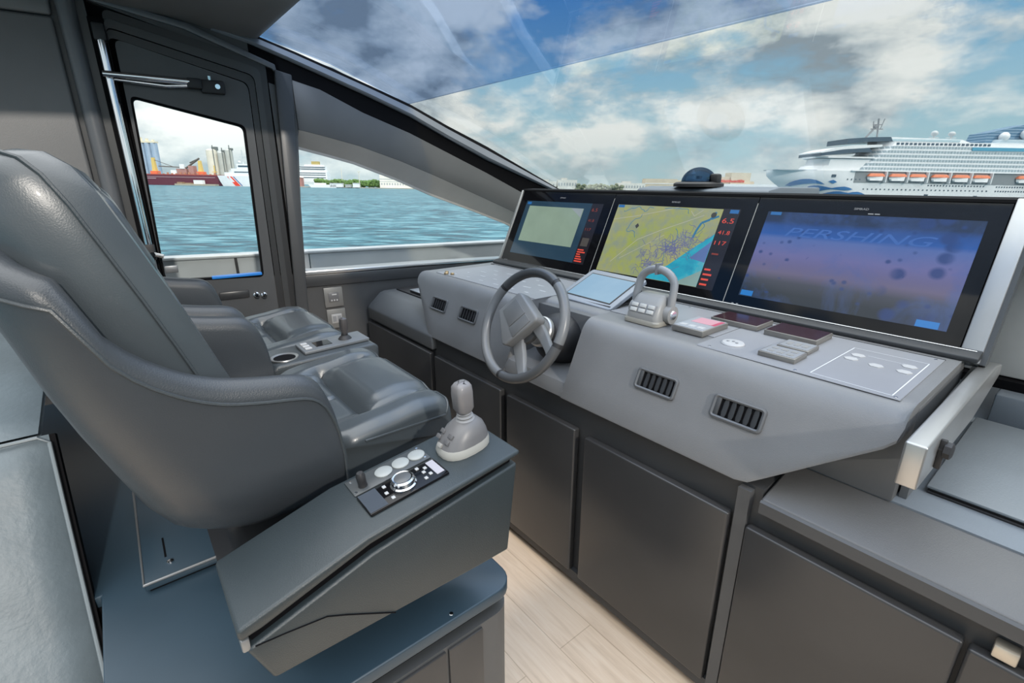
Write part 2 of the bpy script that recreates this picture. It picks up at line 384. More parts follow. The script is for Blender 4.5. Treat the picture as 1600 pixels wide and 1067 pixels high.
M(WF).tube([(wu(.100), 1.796, .058), (wu(.20), 1.797, .050), (wu(.385), 1.797, .040)], .0125, 14).build('strut_tube', chrome, arm)
M(WF).tube([(wu(.12), 1.784, .030), (wu(.30), 1.774, .030), (wu(.385), 1.783, .032)], .008, 10).build('lower_rod', chrome, arm)
ah = M(WF); ah.box(wu(.375), wu(.43), 1.772, 1.812, .012, .052); ah.box(wu(.425), wu(.515), 1.760, 1.812, .004, .04)
ah.build('strut_head', rubber, arm, bev=.006)
M(WF).tube([(wu(.487), 1.786, .03), (wu(.487), 1.786, .052)], .010, 12).build('head_screw', chrome, arm)
M(WF).tube([(wu(.462), 1.80, .025), (wu(.462), 1.828, .03)], .007, 10).build('head_pin', chrome, arm)

# wall outlets
def outlet(y0, z0, y1, z1, label, screen):
    t = thing('wall_outlet', label, 'outlet', WF(wu((y0+y1)/2), z0, 0), 'wall outlets by the door post')
    m = M(WF); m.box(wu(y0), wu(y1), z0, z1, -.004, .008); m.build('cover_plate', mat('outlet plate', (.19, .19, .185), .4, metal=.3), t, bev=.002)
    dy, dz = (y1-y0)*.22, (z1-z0)*.26
    M(WF).box(wu(y0+dy), wu(y1-dy), z0+dz, z1-dz, .006, .011).build('socket_insert', mat('outlet insert', (.12, .12, .125), .35) if screen else mat('outlet pale insert', (.34, .34, .34), .4), t, bev=.002)
    if screen:
        for k in range(3):
            yy = y0+dy+.011+k*.014; M(WF).box(wu(yy), wu(yy+.007), z0+dz+.006, z0+dz+.014, .010, .0135).build('switch_button', whitep, t)
        M(WF).box(wu(y0+dy+.018), wu(y1-dy-.012), z1-dz-.014, z1-dz-.007, .010, .013).build('indicator_bar', whitep, t)
    else:
        for k in range(2):
            yy = y0+dy+.006+k*.026; M(WF).box(wu(yy), wu(yy+.018), z0+dz+.010, z1-dz-.010, .010, .0125).build('socket_face', silverdk, t)
outlet(.825, .742, .922, .850, 'upper of two square grey outlets on dark wall', True)
outlet(.828, .622, .926, .729, 'lower of two square grey outlets on dark wall', False)

# ------------------------------------------------------------------ console cabinet
TL = math.tan(R(23))
cab = thing('console_cabinet', 'long dark cabinet with flush doors under the helm console', 'cabinet', (-1.2, 1.3, 0))
cm = M(); cm.prism([(1.062, .04), (1.062, .685), (1.058, .719), (1.70, .719), (1.70, .04)], -1.872, -.382)
cm.prism([(1.062, .04), (1.062, .655), (1.70, .655), (1.70, .04)], -2.58, -1.872); cm.prism([(1.062, .04), (1.062, .666), (1.70, .666), (1.70, .04)], -.382, .86); cm.build('carcass', carc_m, cab)
M().box(-2.58, .86, 1.085, 1.7, 0, .045).build('toe_kick', black, cab)
M().box(-2.58, .86, 1.045, 1.08, .035, .075).build('bottom_rail', carc_m, cab)
M().box(-.432, -.402, 1.040, 1.08, .05, .71).build('divider_stile', mat('cabinet stile', (.075, .077, .08), .45), cab)
for x0, x1, zt in ((-2.575, -1.880, .645), (-1.842, -1.350, .643), (-1.310, -.958, .640), (-.915, -.441, .632), (-.398, -.004, .622), (.003, .50, .617)):
    d = M(); d.box(x0, x1, 1.030, 1.056, .078, zt); o = d.build('door', door_m, cab, bev=.006, seg=3)
ltc = M(); ltc.box(.030, .062, 1.035, 1.062, .622, .648); ltc.build('latch', mat('brass latch', (.55, .50, .42), .35, metal=.6), cab, bev=.003)

# side counters left and right of the console
ctr = thing('side_counter', 'low grey leather counter right of the helm console', 'counter', (.2, 1.5, .67))
M().prism([(1.040, .668), (1.040, .706), (1.187, .742), (1.9, .745), (1.9, .668)], -.378, .86).build('counter_edge', counterf_m, ctr, bev=.006, seg=3)
M().prism([(1.040, .668), (1.034, .672), (1.034, .700), (1.040, .704)], -.377, .86).build('edge_band', mat('edge band', (.06, .062, .065), .5), ctr)
M().box(-.40, .86, 1.192, 2.3, .742, .7465).build('counter_top', counter_m, ctr)
ctl = thing('side_counter', 'low dark leather counter left of the helm console by the side window', 'counter', (-2.3, 1.4, .67))
M().prism([(1.040, .66), (1.036, .725), (1.052, .745), (1.115, .800), (1.140, .808), (1.62, .808), (1.62, .66)], -2.575, -1.87).build('counter_body', mat('left counter leather', (.10, .105, .11), .46), ctl, bev=.006, seg=3)
rm = M(); rm.box(-2.54, -2.14, 1.20, 1.52, .806, .816); tag(rm.build('rubber_mat', rubber, bev=.003), 'thin black rubber mat on the left side counter', 'mat')
bk = thing('notebook', 'closed notebook with pale cover on the black rubber mat', 'notebook', (-2.33, 1.27, .816))
M().box(-2.40, -2.17, 1.215, 1.36, .816, .828).build('pages', rubber, bk, bev=.002)
M().box(-2.40, -2.17, 1.213, 1.362, .828, .832).build('cover', mat('notebook cover', (.32, .34, .36), .3), bk, bev=.001)
# leather chart folder on the right counter
cf = thing('chart_folder', 'large flat grey leather folder lying on the right counter', 'folder', (-.05, 1.5, .7465))
M().box(-.138, .13, 1.285, 1.80, .7465, .753).build('back_cover', rubber, cf, bev=.002)
M().box(-.133, .125, 1.292, 1.80, .753, .759).build('pages', mat('folder pages', (.03, .03, .033), .6), cf)
M().box(-.140, .132, 1.283, 1.80, .759, .766).build('front_cover', mat('folder leather', (.165, .185, .20), .45, bump=.3, bscale=200), cf, bev=.003)

# ------------------------------------------------------------------ helm console (leather dash)
con = thing('helm_console', 'wide grey leather helm console carrying the wheel and screens', 'console', (-1.158, 1.35, .74))
def fy(z): return 1.036+TL*(z-.72)
def prof(x, zb):
    p = [(x, 1.64, .742), (x, 1.30, .742), (x, 1.25, max(zb, .742)), (x, 1.24, zb), (x, fy(zb)+.016, zb), (x, fy(zb)+.004, zb+.003), (x, fy(zb+.010), zb+.010)]
    gx = min(1, max(0, (x+.95)/.70)); gx = gx*gx*(3-2*gx)
    za = .922-.032*gx
    if zb > za-.02: za = zb+.014
    for k in range(1, 4): z = zb+.010+(za-zb-.010)*k/3; p.append((x, fy(z), z))
    a, b, c = Vector((fy(za), za)), Vector((fy(.974), .982)), Vector((1.192+.016*gx, .975))
    for k in range(1, 9): t = k/8; q = a*(1-t)**2+b*2*t*(1-t)+c*t*t; p.append((x, q.x, q.y))
    p += [(x, 1.40, .975), (x, 1.64, .975)]
    return p
def midprof(x):
    p = [(x, 1.64, .742), (x, 1.40, .742), (x, 1.30, .742), (x, 1.24, .722), (x, 1.052, .722), (x, 1.042, .725), (x, 1.046, .745), (x, 1.060, .768), (x, 1.10, .778), (x, 1.17, .782), (x, 1.20, .79), (x, 1.215, .85), (x, 1.222, .905), (x, 1.230, .945)]
    a, b, c = Vector((1.230, .945)), Vector((1.238, .972)), Vector((1.275, .975))
    for k in (1, 2, 3): t = k/3; q = a*(1-t)**2+b*2*t*(1-t)+c*t*t; p.append((x, q.x, q.y))
    p += [(x, 1.40, .975), (x, 1.50, .975), (x, 1.64, .975)]
    return p
fm = M()
fm.loft([prof(x, z) for x, z in ((-2.140, .930), (-2.132, .918), (-2.05, .850), (-1.935, .752), (-1.905, .726), (-1.880, .720), (-1.6, .72), (-1.338, .72))])
fm.loft([midprof(x) for x in (-1.34, -1.033)])
fm.loft([prof(x, z) for x, z in ((-1.036, .72), (-.7, .72), (-.445, .72), (-.415, .726), (-.385, .748), (-.28, .828), (-.200, .888), (-.183, .906), (-.178, .93))])
fm.build('fascia', fascia_m, con, sharp=30)
M().prism([(1.187, .744), (1.212, .96), (1.62, .96), (1.62, .744)], -2.10, -.176).build('skirt', mat('skirt leather', (.095, .097, .10), .48), con, bev=.004)
# small screws and trim lines of the top
M().prism([(1.178, .9752), (1.180, .9775), (1.545, .9775), (1.545, .9752)], -.66, -.205).build('dash_panel', dash_m, con)
M().prism([(1.275, .9752), (1.275, .9772), (1.545, .9772), (1.545, .9752)], -1.045, -.664).build('dash_panel', dash_m, con)
M().prism([(1.190, .9752), (1.190, .9772), (1.545, .9772), (1.545, .9752)], -2.06, -1.335).build('dash_panel', dash_m, con)
M().box(-2.1, -.205, 1.548, 1.553, .975, .9768).build('panel_groove', black, con)
# printed markings
pm_ = mat('printed white', (.62, .64, .66), .4, var=.02)
def lines(m, pts, r=.0012, z=.9781):
    for (x0, y0), (x1, y1) in zip(pts, pts[1:]):
        d = Vector((x1-x0, y1-y0)); n = Vector((-d.y, d.x)).normalized()*r
        m.add([(x0+n.x, y0+n.y, z), (x0-n.x, y0-n.y, z), (x1-n.x, y1-n.y, z), (x1+n.x, y1+n.y, z)], [(0, 1, 2, 3)])
lm = M(); lines(lm, [(-.381, 1.195), (-.222, 1.189), (-.222, 1.478), (-.379, 1.476), (-.381, 1.195)])
lines(lm, [(-.335, 1.43), (-.245, 1.43)], .0008)
lm.build('printed_frame', pm_, con)
for x, y in ((-.352, 1.415), (-.355, 1.374), (-.300, 1.365), (-.247, 1.418), (-.245, 1.368)):
    h = M(); h.prism([(x-.016, y), (x-.008, y+.013), (x+.008, y+.013), (x+.016, y), (x+.008, y-.013), (x-.008, y-.013)], .9776, .9790, 'z'); h.build('touch_button', whitep, con)
random.seed(3)
for r_ in range(4):
    y = 1.235+r_*.065
    for k in range(6 if r_ < 3 else 4):
        x = -1.98+k*.105+r_*.02
        h = M(); h.box(x, x+.018+.03*random.random(), y, y+.008, .9771, .9779); h.build('printed_label', mat('printed grey', (.42, .43, .44), .4), con)
kk = M(Fr((-1.985, 1.20, .9772))); kk.lathe([(.011, 0), (.011, .006), (.007, .009)], 14); kk.lathe([(.009, 0), (.009, .007), (.006, .009)], 14, (.03, .015)); kk.lathe([(.009, 0), (.009, .007), (.006, .009)], 14, (-.028, .02))
kk.build('brass_knob', mat('brass', (.42, .30, .16), .3, metal=.8), con)
for x, y in ((-.63, 1.19), (-.41, 1.185), (-.215, 1.186), (-.22, 1.53), (-.90, 1.53)):
    s_ = M(Fr((x, y, .9775))); s_.lathe([(.004, 0), (.004, .001), (.001, .0015)], 10); s_.build('panel_screw', chrome, con)
# steering column recess: boot and shaft
FA = Fr((0, 1.036, .72), (1, 0, 0), (0, sin(R(23)), cos(R(23))), (0, -cos(R(23)), sin(R(23))))
def vent(xc):
    f = Fr(FA(xc, .156, 0), FA.ex, FA.ey, FA.ez)
    o = rrect(.132, .062, .010); i = rrect(.112, .044, .004)
    m = M(f); m.loft([[(a, b, -.002) for a, b in o], [(a, b, .006) for a, b in rrect(.130, .060, .010)], [(a, b, .0075) for a, b in rrect(.122, .052, .008)], [(a, b, .005) for a, b in i], [(a, b, .001) for a, b in i]], cap=False)
    fr_ = m.build('vent_frame', mat('vent grey', (.10, .103, .107), .38), con)
    b = M(f); b.box(-.057, .057, -.0225, .0225, .0005, .0012); b.build('vent_cavity', black, fr_)
    sl = M(f); sl.box(-.056, -.044, -.022, .022, .001, .0055); sl.build('vent_lever', mat('vent lever', (.05, .052, .055), .4), fr_, bev=.001)
    for k in range(5):
        u = -.030+k*.0185
        v = M(f); v.add([(u-.0055, -.021, .0012), (u+.0055, -.021, .0062), (u+.0075, -.012, .0070), (u+.0075, .012, .0070), (u+.0055, .021, .0062), (u-.0055, .021, .0012), (u-.0075, .012, .0012), (u-.0075, -.012, .0012)], [(0, 1, 2, 3, 4, 5, 6, 7)])
        v.add([(u+.0055, -.021, .0058), (u+.0075, -.012, .0066), (u+.0075, .012, .0066), (u+.0055, .021, .0058), (u+.004, .021, .0012), (u+.006, .012, .0012), (u+.006, -.012, .0012), (u+.004, -.021, .0012)], [(0, 1, 6, 7), (1, 2, 5, 6), (2, 3, 4, 5)])
        v.build('vane', mat('vent vane', (.05, .052, .055), .35), fr_)
for xc in (-.487, -.720, -1.652, -1.886): vent(xc)

# ------------------------------------------------------------------ display housing and three displays
L25 = R(25)
SC = Fr((0, 1.62, .975), (1, 0, 0), (0, sin(L25), cos(L25)), (0, -cos(L25), sin(L25)))
hou = thing('display_housing', 'black housing with silver side bezel framing the three big screens', 'screen housing', (-1.155, 1.75, .976))
hm = M(); hm.prism([(1.628, .977), (1.800, 1.344), (1.806, 1.352), (1.86, 1.352), (1.86, .977)], -2.12, -.19); hm.build('housing_shell', black, hou)
vz = M(); vz.prism([(1.790, 1.346), (1.794, 1.354), (1.875, 1.358), (1.875, 1.346)], -2.135, .25); vz.build('visor', black, hou)
sl = M(SC); sl.box(-2.130, -2.116, .0, .412, -.03, .006); sl.build('side_bezel', alu, hou, bev=.002)
sl = M(SC); sl.box(-.193, -.150, -.012, .420, -.045, .008); sl.build('side_bezel', mat('bright bezel', (.40, .41, .42), .34, metal=.6), hou, bev=.004)
sl = M(SC); sl.box(-.150, -.139, -.012, .420, -.050, .002); sl.build('bezel_backing', mat('bezel backing', (.05, .055, .06), .4), hou)
rl = M(); rl.prism([(1.575, .976), (1.575, .988), (1.600, .996), (1.625, .998), (1.625, .976)], -2.12, -.150); rl.build('bottom_rail', mat('rail black', (.022, .024, .027), .5), hou, bev=.003)
rl = M(); rl.tube([(-2.11, 1.606, .9985), (-.16, 1.606, .9985)], .0009, 6); rl.build('rail_bead', chrome, hou)

def rib(m, pts, r, w): 
    for (x0, y0), (x1, y1) in zip(pts, pts[1:]):
        d = Vector((x1-x0, y1-y0)); 
        if d.length < 1e-6: continue
        n = Vector((-d.y, d.x)).normalized()*r
        m.add([(x0+n.x, y0+n.y, w), (x0-n.x, y0-n.y, w), (x1-n.x, y1-n.y, w), (x1+n.x, y1+n.y, w)], [(0, 1, 2, 3)])
def quad(m, u0, v0, u1, v1, w): m.add([(u0, v0, w), (u1, v0, w), (u1, v1, w), (u0, v1, w)], [(0, 1, 2, 3)]); return m
red = emis('red digits', (.95, .10, .06), .85)
redim = emis('dim red digits', (.55, .09, .05), .5)
white_e = emis('screen white', (.75, .80, .85), .6)
blue_e = emis('screen blue tab', (.03, .22, .62), .7)
def display(u0, label):
    d = thing('multifunction_display', label, 'display', SC(u0+.32, 0, 0), 'three displays across the helm')
    M(SC).box(u0+.0012, u0+.6388, .002, .408, -.004, .0).build('glass_panel', blackgloss, d)
    M(SC).box(u0-.0012, u0+.0012, .002, .385, -.003, .0004).build('edge_seam', mat('seam grey', (.35, .34, .32), .4), d)
    text_mesh('SIMRAD', SC, u0+.295, .375, .038, .0065).build('brand_lettering', mat('brand grey', (.30, .30, .31), .4), d)
    b = M(SC)
    for k in range(2): b.add([(u0+.035+k*.016+.005*cos(R(a)), .022+.0035*sin(R(a)), .0008) for a in range(0, 360, 30)], [tuple(range(12))])
    b.build('power_light', whitep, d)
    return d
# left display: pale green page in a dark blue frame, red readouts
dl = display(-2.115, 'left display showing a pale green page and red readouts')
s = quad(M(SC), -2.060, .066, -1.595, .356, .0007).build('screen_frame', emis('left frame', (.016, .055, .095), .9), dl)
s = quad(M(SC), -1.595, .064, -1.526, .356, .0007).build('readout_column', emis('readout black', (.012, .010, .014), .8), dl)
quad(M(SC), -2.026, .137, -1.637, .329, .0011).build('page', emis('pale green page', (.29, .40, .31), .95), dl)
m = M(SC); m.add([(-1.72, .328, .0014), (-1.641, .328, .0014), (-1.641, .285, .0014)], [(0, 1, 2)]); m.build('page_corner', emis('page corner', (.40, .48, .50), .8), dl)
for txt, v, h_ in (('6.5', .318, .016), ('41.8', .268, .013), ('117', .225, .013)):
    text_mesh(txt, SC, -1.585, v, .034, h_, .0012).build('readout', redim, dl)
m = M(SC)
for k in range(6): quad(m, -1.588, .074+k*.011, -1.545+random.uniform(-.02, .01), .080+k*.011, .0012)
m.build('readout_list', red, dl)
quad(M(SC), -1.583, .15, -1.54, .19, .0012).build('readout_tile', emis('readout tile', (.10, .09, .08), .8), dl)
quad(M(SC), -2.05, .337, -2.02, .350, .0011).build('menu_tab', blue_e, dl)
# middle display: sea chart
def chart_nodes(t, tcn):
    v = tcn.outputs['Object']
    a = noise(t, v, 5.5, 6, .6); b = noise(t, v, 22, 4, .6)
    base = ramp(t, a, [(.30, (.38, .46, .10)), (.48, (.42, .44, .17)), (.60, (.48, .48, .24)), (.75, (.30, .42, .14))])
    return mixc(t, ramp(t, b, [(.40, (0, 0, 0)), (.66, (.7, .7, .7))]), base, (.26, .34, .30))
dm = display(-1.475, 'middle display showing a green and blue sea chart')
chl = quad(M(SC), -1.441, .055, -.952, .358, .0007).build('chart_land', emis('chart land', (0, 0, 0), .92, builder=chart_nodes), dm)
def ocean_nodes(t, tcn):
    a = noise(t, tcn.outputs['Object'], 9, 5, .6, .6)
    return ramp(t, a, [(.30, (.02, .33, .52)), (.5, (.03, .46, .62)), (.68, (.16, .50, .58))])
m = M(SC); m.add([(-1.215, .056, .0010), (-1.10, .120, .0010), (-1.03, .190, .0010), (-.952, .262, .0010), (-.952, .056, .0010)], [(0, 1, 2, 3, 4)])
m.build('chart_sea', emis('chart sea', (0, 0, 0), .92, builder=ocean_nodes), chl)
m = M(SC); m.add([(-1.05, .056, .0012), (-.953, .12, .0012), (-.953, .056, .0012)], [(0, 1, 2)]); m.build('chart_shallows', emis('chart shallows', (.30, .46, .44), .85), chl)
m = M(SC); m.add([(-1.02, .16, .0013), (-.953, .235, .0013), (-.953, .15, .0013)], [(0, 1, 2)]); m.build('chart_depth_area', emis('chart depth', (.14, .24, .55), .8), chl)
random.seed(11)
def wig(p, n, st, ang, j):
    o = [p]
    for k in range(n):
        ang += random.uniform(-j, j); p = (min(-.955, max(-1.438, p[0]+st*cos(ang))), min(.352, max(.062, p[1]+st*sin(ang)))); o.append(p)
    return o
m = M(SC)
for p in ((-1.40, .33), (-1.30, .32), (-1.20, .35), (-1.12, .27), (-1.02, .30)): rib(m, wig(p, 22, .008, random.uniform(-1, .4), .9), .0011, .0013)
rib(m, [(-.975, .345), (-.99, .315), (-1.02, .30), (-1.03, .27), (-1.035, .24)], .0045, .0013); rib(m, [(-.96, .33), (-.985, .318)], .004, .0013)
m.build('chart_rivers', emis('chart river', (.04, .24, .46), .8), chl)
m = M(SC)
for k in range(150):
    g = random.gauss; p = (-1.10+g(0, .045), .195+g(0, .028)); p = (p[0]+(p[1]-.195)*1.0, p[1]); rib(m, wig(p, 6, .006, random.choice((0, 1.57, 3.1, .7)), .7), .0008, .0014)
for k in range(60):
    p = (-1.20+random.gauss(0, .03), .115+random.gauss(0, .022)); rib(m, wig(p, 5, .006, random.choice((0, 1.57, .7)), .6), .0008, .0014)
m.build('chart_city_streets', emis('chart city', (.17, .19, .42), .8), chl)
m = M(SC); rib(m, [(-1.44, .29), (-1.33, .31), (-1.20, .34), (-1.14, .357)], .0011, .0013); rib(m, [(-1.38, .10), (-1.28, .21), (-1.18, .26), (-1.02, .33)], .0011, .0013); rib(m, [(-1.08, .345), (-1.06, .325), (-1.03, .35)], .0011, .0013); rib(m, [(-1.34, .12), (-1.16, .24)], .0009, .0013)
m.build('chart_roads', emis('chart road', (.62, .62, .50), .8), chl)
m = M(SC); m.add([(-1.305+.010*cos(R(a)), .268+.012*sin(R(a)), .0014) for a in (0, 90, 180, 270)], [(0, 1, 2, 3)]); m.add([(-.982+.011*cos(R(a)), .333+.011*sin(R(a)), .0015) for a in range(0, 360, 30)], [tuple(range(12))])
m.build('chart_marker', emis('chart marker', (.07, .07, .06), .8), chl)
quad(M(SC), -.951, .052, -.887, .360, .0007).build('readout_column', emis('readout black', (0, 0, 0)), dm)
for txt, v, h_, mm in (('6.5', .305, .019, red), ('41.8', .262, .015, red), ('117', .222, .015, red)):
    text_mesh(txt, SC, -.942, v, .044, h_, .0012).build('readout', mm, dm)
quad(M(SC), -.938, .184, -.912, .190, .0012).build('readout_dash', redim, dm)
m = M(SC)
for k in range(4): quad(m, -.944, .066+k*.019, -.918+random.uniform(-.012, .015), .073+k*.019, .0012)
m.build('readout_list', red, dm)
quad(M(SC), -.925, .343, -.892, .357, .0012).build('menu_tab', blue_e, dm)
quad(M(SC), -1.438, .345, -1.405, .357, .0014).build('menu_tab', blue_e, dm)
# right display: start page and lettering, with blue-violet reflections and smudges painted in
def page_reflection_nodes(t, tcn):
    v = tcn.outputs['Object']; sp_ = nd('ShaderNodeSeparateXYZ', t); t.links.new(v, sp_.inputs[0])
    g = ramp(t, mth(t, 'MULTIPLY', sp_.outputs[2], 2.6), [(.20, (.014, .024, .036)), (.29, (.045, .055, .085)), (.36, (.15, .13, .24)), (.50, (.17, .17, .40)), (.63, (.10, .17, .46)), (.665, (.012, .10, .42)), (.73, (.010, .075, .32)), (.77, (.006, .025, .085)), (.95, (.006, .018, .05))])
    a = noise(t, v, 6, 6, .62, .4)
    g2 = mixc(t, mth(t, 'MULTIPLY', ramp(t, a, [(.45, (0, 0, 0)), (.62, (1, 1, 1))]), .45), g, (.05, .13, .42))
    mp = nd('ShaderNodeMapping', t); mp.inputs['Scale'].default_value = (1, 1, 1.15); t.links.new(v, mp.inputs[0])
    vo = nd('ShaderNodeTexVoronoi', t); vo.inputs['Scale'].default_value = 26; t.links.new(mp.outputs[0], vo.inputs['Vector'])
    keep = mth(t, 'GREATER_THAN', noise(t, v, 7.3, 2), .43)
    d1 = mth(t, 'MULTIPLY', keep, ramp(t, vo.outputs['Distance'], [(.10, (1, 1, 1)), (.24, (0, 0, 0))]))
    vo2 = nd('ShaderNodeTexVoronoi', t); vo2.inputs['Scale'].default_value = 17; t.links.new(mp.outputs[0], vo2.inputs['Vector'])
    right = ramp(t, mth(t, 'ADD', sp_.outputs[0], .5), [(.0, (0, 0, 0)), (.60, (0, 0, 0)), (.64, (1, 1, 1)), (.73, (1, 1, 1)), (.76, (0, 0, 0))])
    d2 = mth(t, 'MULTIPLY', right, ramp(t, vo2.outputs['Distance'], [(.26, (1, 1, 1)), (.42, (0, 0, 0))]))
    return mixc(t, mth(t, 'MULTIPLY', mth(t, 'MAXIMUM', d1, d2), .8), g2, (.010, .045, .20))
dr = display(-.835, 'right display showing a start page with wide lettering under painted blue reflections')
quad(M(SC), -.790, .055, -.232, .358, .0007).build('start_page_reflections', emis('page with painted reflections', (0, 0, 0), .9, builder=page_reflection_nodes), dr)
text_mesh('PERSHING', SC, -.712, .276, .395, .030, .0012, shear=.35).build('start_lettering', emis('start letters', (.06, .19, .62), .75), dr)
quad(M(SC), -.785, .058, -.745, .076, .0014).build('menu_tab', emis('page tab', (.02, .27, .80), .75), dr)
quad(M(SC), -.300, .056, -.250, .075, .0014).build('menu_tab', emis('page tab', (0, 0, 0)), dr)
quad(M(SC), -.780, .346, -.745, .357, .0014).build('menu_tab', blue_e, dr)
mk = quad(M(SC), -.500, .3625, -.486, .3655, .0006); quad(mk, -.483, .3625, -.470, .3655, .0006); mk.build('bezel_mark', mat('brand grey', (0, 0, 0)), dr)

# ------------------------------------------------------------------ tablet, throttle, switch panels
ta = math.atan2(.062, .155)
TF = Fr((-1.180, 1.305, .992), (1, 0, -.02), (0, cos(ta), sin(ta)), (0, -sin(ta), cos(ta)))
tab = thing('tablet', 'small tilted touch screen with pale blue picture behind the wheel', 'touch screen', (-1.18, 1.38, .978))
M(TF).prism(rrect(.262, .215, .012, cx=0, cy=.078), -.016, -.001, 'z').build('bezel', mat('tablet bezel', (.22, .24, .27), .4), tab, bev=.003)
M(TF).box(-.108, .108, -.002, .158, -.002, .001).build('screen_border', blackgloss, tab)
def tabn(t, tcn):
    return ramp(t, noise(t, tcn.outputs['Object'], 7, 3), [(.3, (.16, .42, .68)), (.7, (.24, .50, .74))])
quad(M(TF), -.104, .002, .104, .152, .0014).build('screen', emis('tablet picture', (0, 0, 0), .75, builder=tabn), tab)
M().box(-1.30, -1.06, 1.29, 1.45, .9775, .985).build('foot', rubber, tab)
M(TF).box(-.1, .1, .05, .13, -.06, -.016).build('stand', rubber, tab)

th = thing('throttle_control', 'silver dual throttle with arched handle on the dash top', 'throttle', (-.885, 1.27, .9772))
TH = Fr((-.883, 1.272, .9772), (1, 0, 0), (0, 1, 0), (0, 0, 1))
def ring(w, d, z, dy=0, r=.018): return [(a, b+dy, z) for a, b in rrect(w, d, r, 4)]
M(TH).loft([ring(.128, .108, 0), ring(.128, .108, .010), ring(.122, .102, .014)]).build('base_plate', mat('throttle base', (.25, .235, .20), .4), th)
M(TH).loft([ring(.118, .098, .013), ring(.116, .096, .030), ring(.108, .080, .058, .008), ring(.100, .058, .080, .016), ring(.085, .038, .087, .020, .012)]).build('body', silver, th, sharp=50)
pf = Fr(TH(0, -.044, .031), (1, 0, 0), (0, .40, .92), (0, -.92, .40))
M(pf).box(-.046, .046, .0, .034, -.002, .004).build('keypad', silverdk, th, bev=.002)
for r_ in range(2):
    for k in range(3): M(pf).box(-.042+k*.030, -.018+k*.030, .003+r_*.016, .015+r_*.016, .003, .007).build('key', mat('key silver', (.50, .50, .48), .3), th, bev=.0015)
M(TH).tube([(.055, .010, .032), (.076, .010, .032)], [.028, .028], 20).build('pivot_boss', silver, th, sharp=50)
M(TH).tube([(.074, .010, .032), (.080, .010, .032)], [.016, .013], 18).build('pivot_cap', chrome, th)
M(TH).tube([(-.055, .010, .032), (-.072, .010, .032)], [.026, .026], 20).build('pivot_boss', silver, th, sharp=50)
hp = [(.064, .010, .035), (.066, .012, .075), (.064, .020, .105)]
for k in range(1, 12): a = R(180*k/12); hp.append((.064*cos(a), .022+.004*sin(a), .112+.050*sin(a)))
hp += [(-.064, .020, .105), (-.066, .012, .075), (-.064, .010, .035)]
M(TH).tube(hp, [.012]*3+[.0125]*11+[.012]*3, 12).build('arch_handle', mat('handle silver', (.26, .26, .26), .35), th)
M(TH).box(-.003, .003, .010, .040, .146, .180).build('handle_split', silverdk, th)

def swpanel(x0, x1, y0, y1, h, top, label, bev=.002, keys=None, group='switch panels on the dash top'):
    t = thing('dash_switch', label, 'switch panel', ((x0+x1)/2, (y0+y1)/2, .9775), group)
    M().box(x0, x1, y0, y1, .9773, .9773+h).build('housing', mat('panel bronze', (.21, .20, .185), .35, metal=.4), t, bev=bev)
    M().box(x0+.004, x1-.004, y0+.004, y1-.004, .9773+h-.001, .9773+h+.001).build('face', top, t)
    if keys:
        nx, ny, mm = keys
        for i in range(nx):
            for j in range(ny):
                ww = (x1-x0-.02)/nx; hh = (y1-y0-.02)/ny
                M().box(x0+.01+i*ww+ww*.18, x0+.01+(i+1)*ww-ww*.18, y0+.01+j*hh+hh*.25, y0+.01+(j+1)*hh-hh*.25, .9773+h, .9773+h+.0018).build('key', mm, t)
    return t
sp1 = swpanel(-.783, -.683, 1.243, 1.386, .017, mat('panel face grey', (.30, .31, .33), .3), 'square switch panel with pink label beside the throttle')
M().box(-.765, -.700, 1.315, 1.375, .9943, .9958).build('pink_label', pinkish, sp1)
M().box(-.700, -.688, 1.315, 1.375, .9943, .9958).build('red_label', mat('red label', (.42, .07, .12), .4), sp1)
for i in range(3): M().box(-.772+i*.028, -.752+i*.028, 1.262, 1.282, .9943, .9960).build('key', whitep, sp1)
swpanel(-.758, -.612, 1.418, 1.522, .016, maroon, 'dark maroon readout bar nearer the throttle', group='maroon readout bars')
swpanel(-.588, -.448, 1.408, 1.520, .016, maroon, 'dark maroon readout bar nearer the printed panel', group='maroon readout bars')
swpanel(-.516, -.427, 1.220, 1.296, .013, mat('key face grey', (.25, .26, .27), .3), 'silver key panel nearest the dash front edge', keys=(3, 2, silver))
swpanel(-.510, -.432, 1.312, 1.384, .011, mat('key face grey', (0, 0, 0)), 'silver key panel behind another, in front of maroon bar', keys=(3, 1, silver))
bt = thing('round_button', 'small round silver button plate on the dash top', 'button', (-.600, 1.258, .9772))
BF = Fr((-.600, 1.258, .9775)); M(BF).lathe([(.030, 0), (.030, .002), (.027, .005), (.010, .006)], 28).build('plate', whitep, bt)
for k in range(3): M(Fr(BF(-.012+k*.012, -.004+.006*(k % 2), .006))).lathe([(.004, 0), (.004, .0012), (.002, .0016)], 10).build('symbol', silverdk, bt)

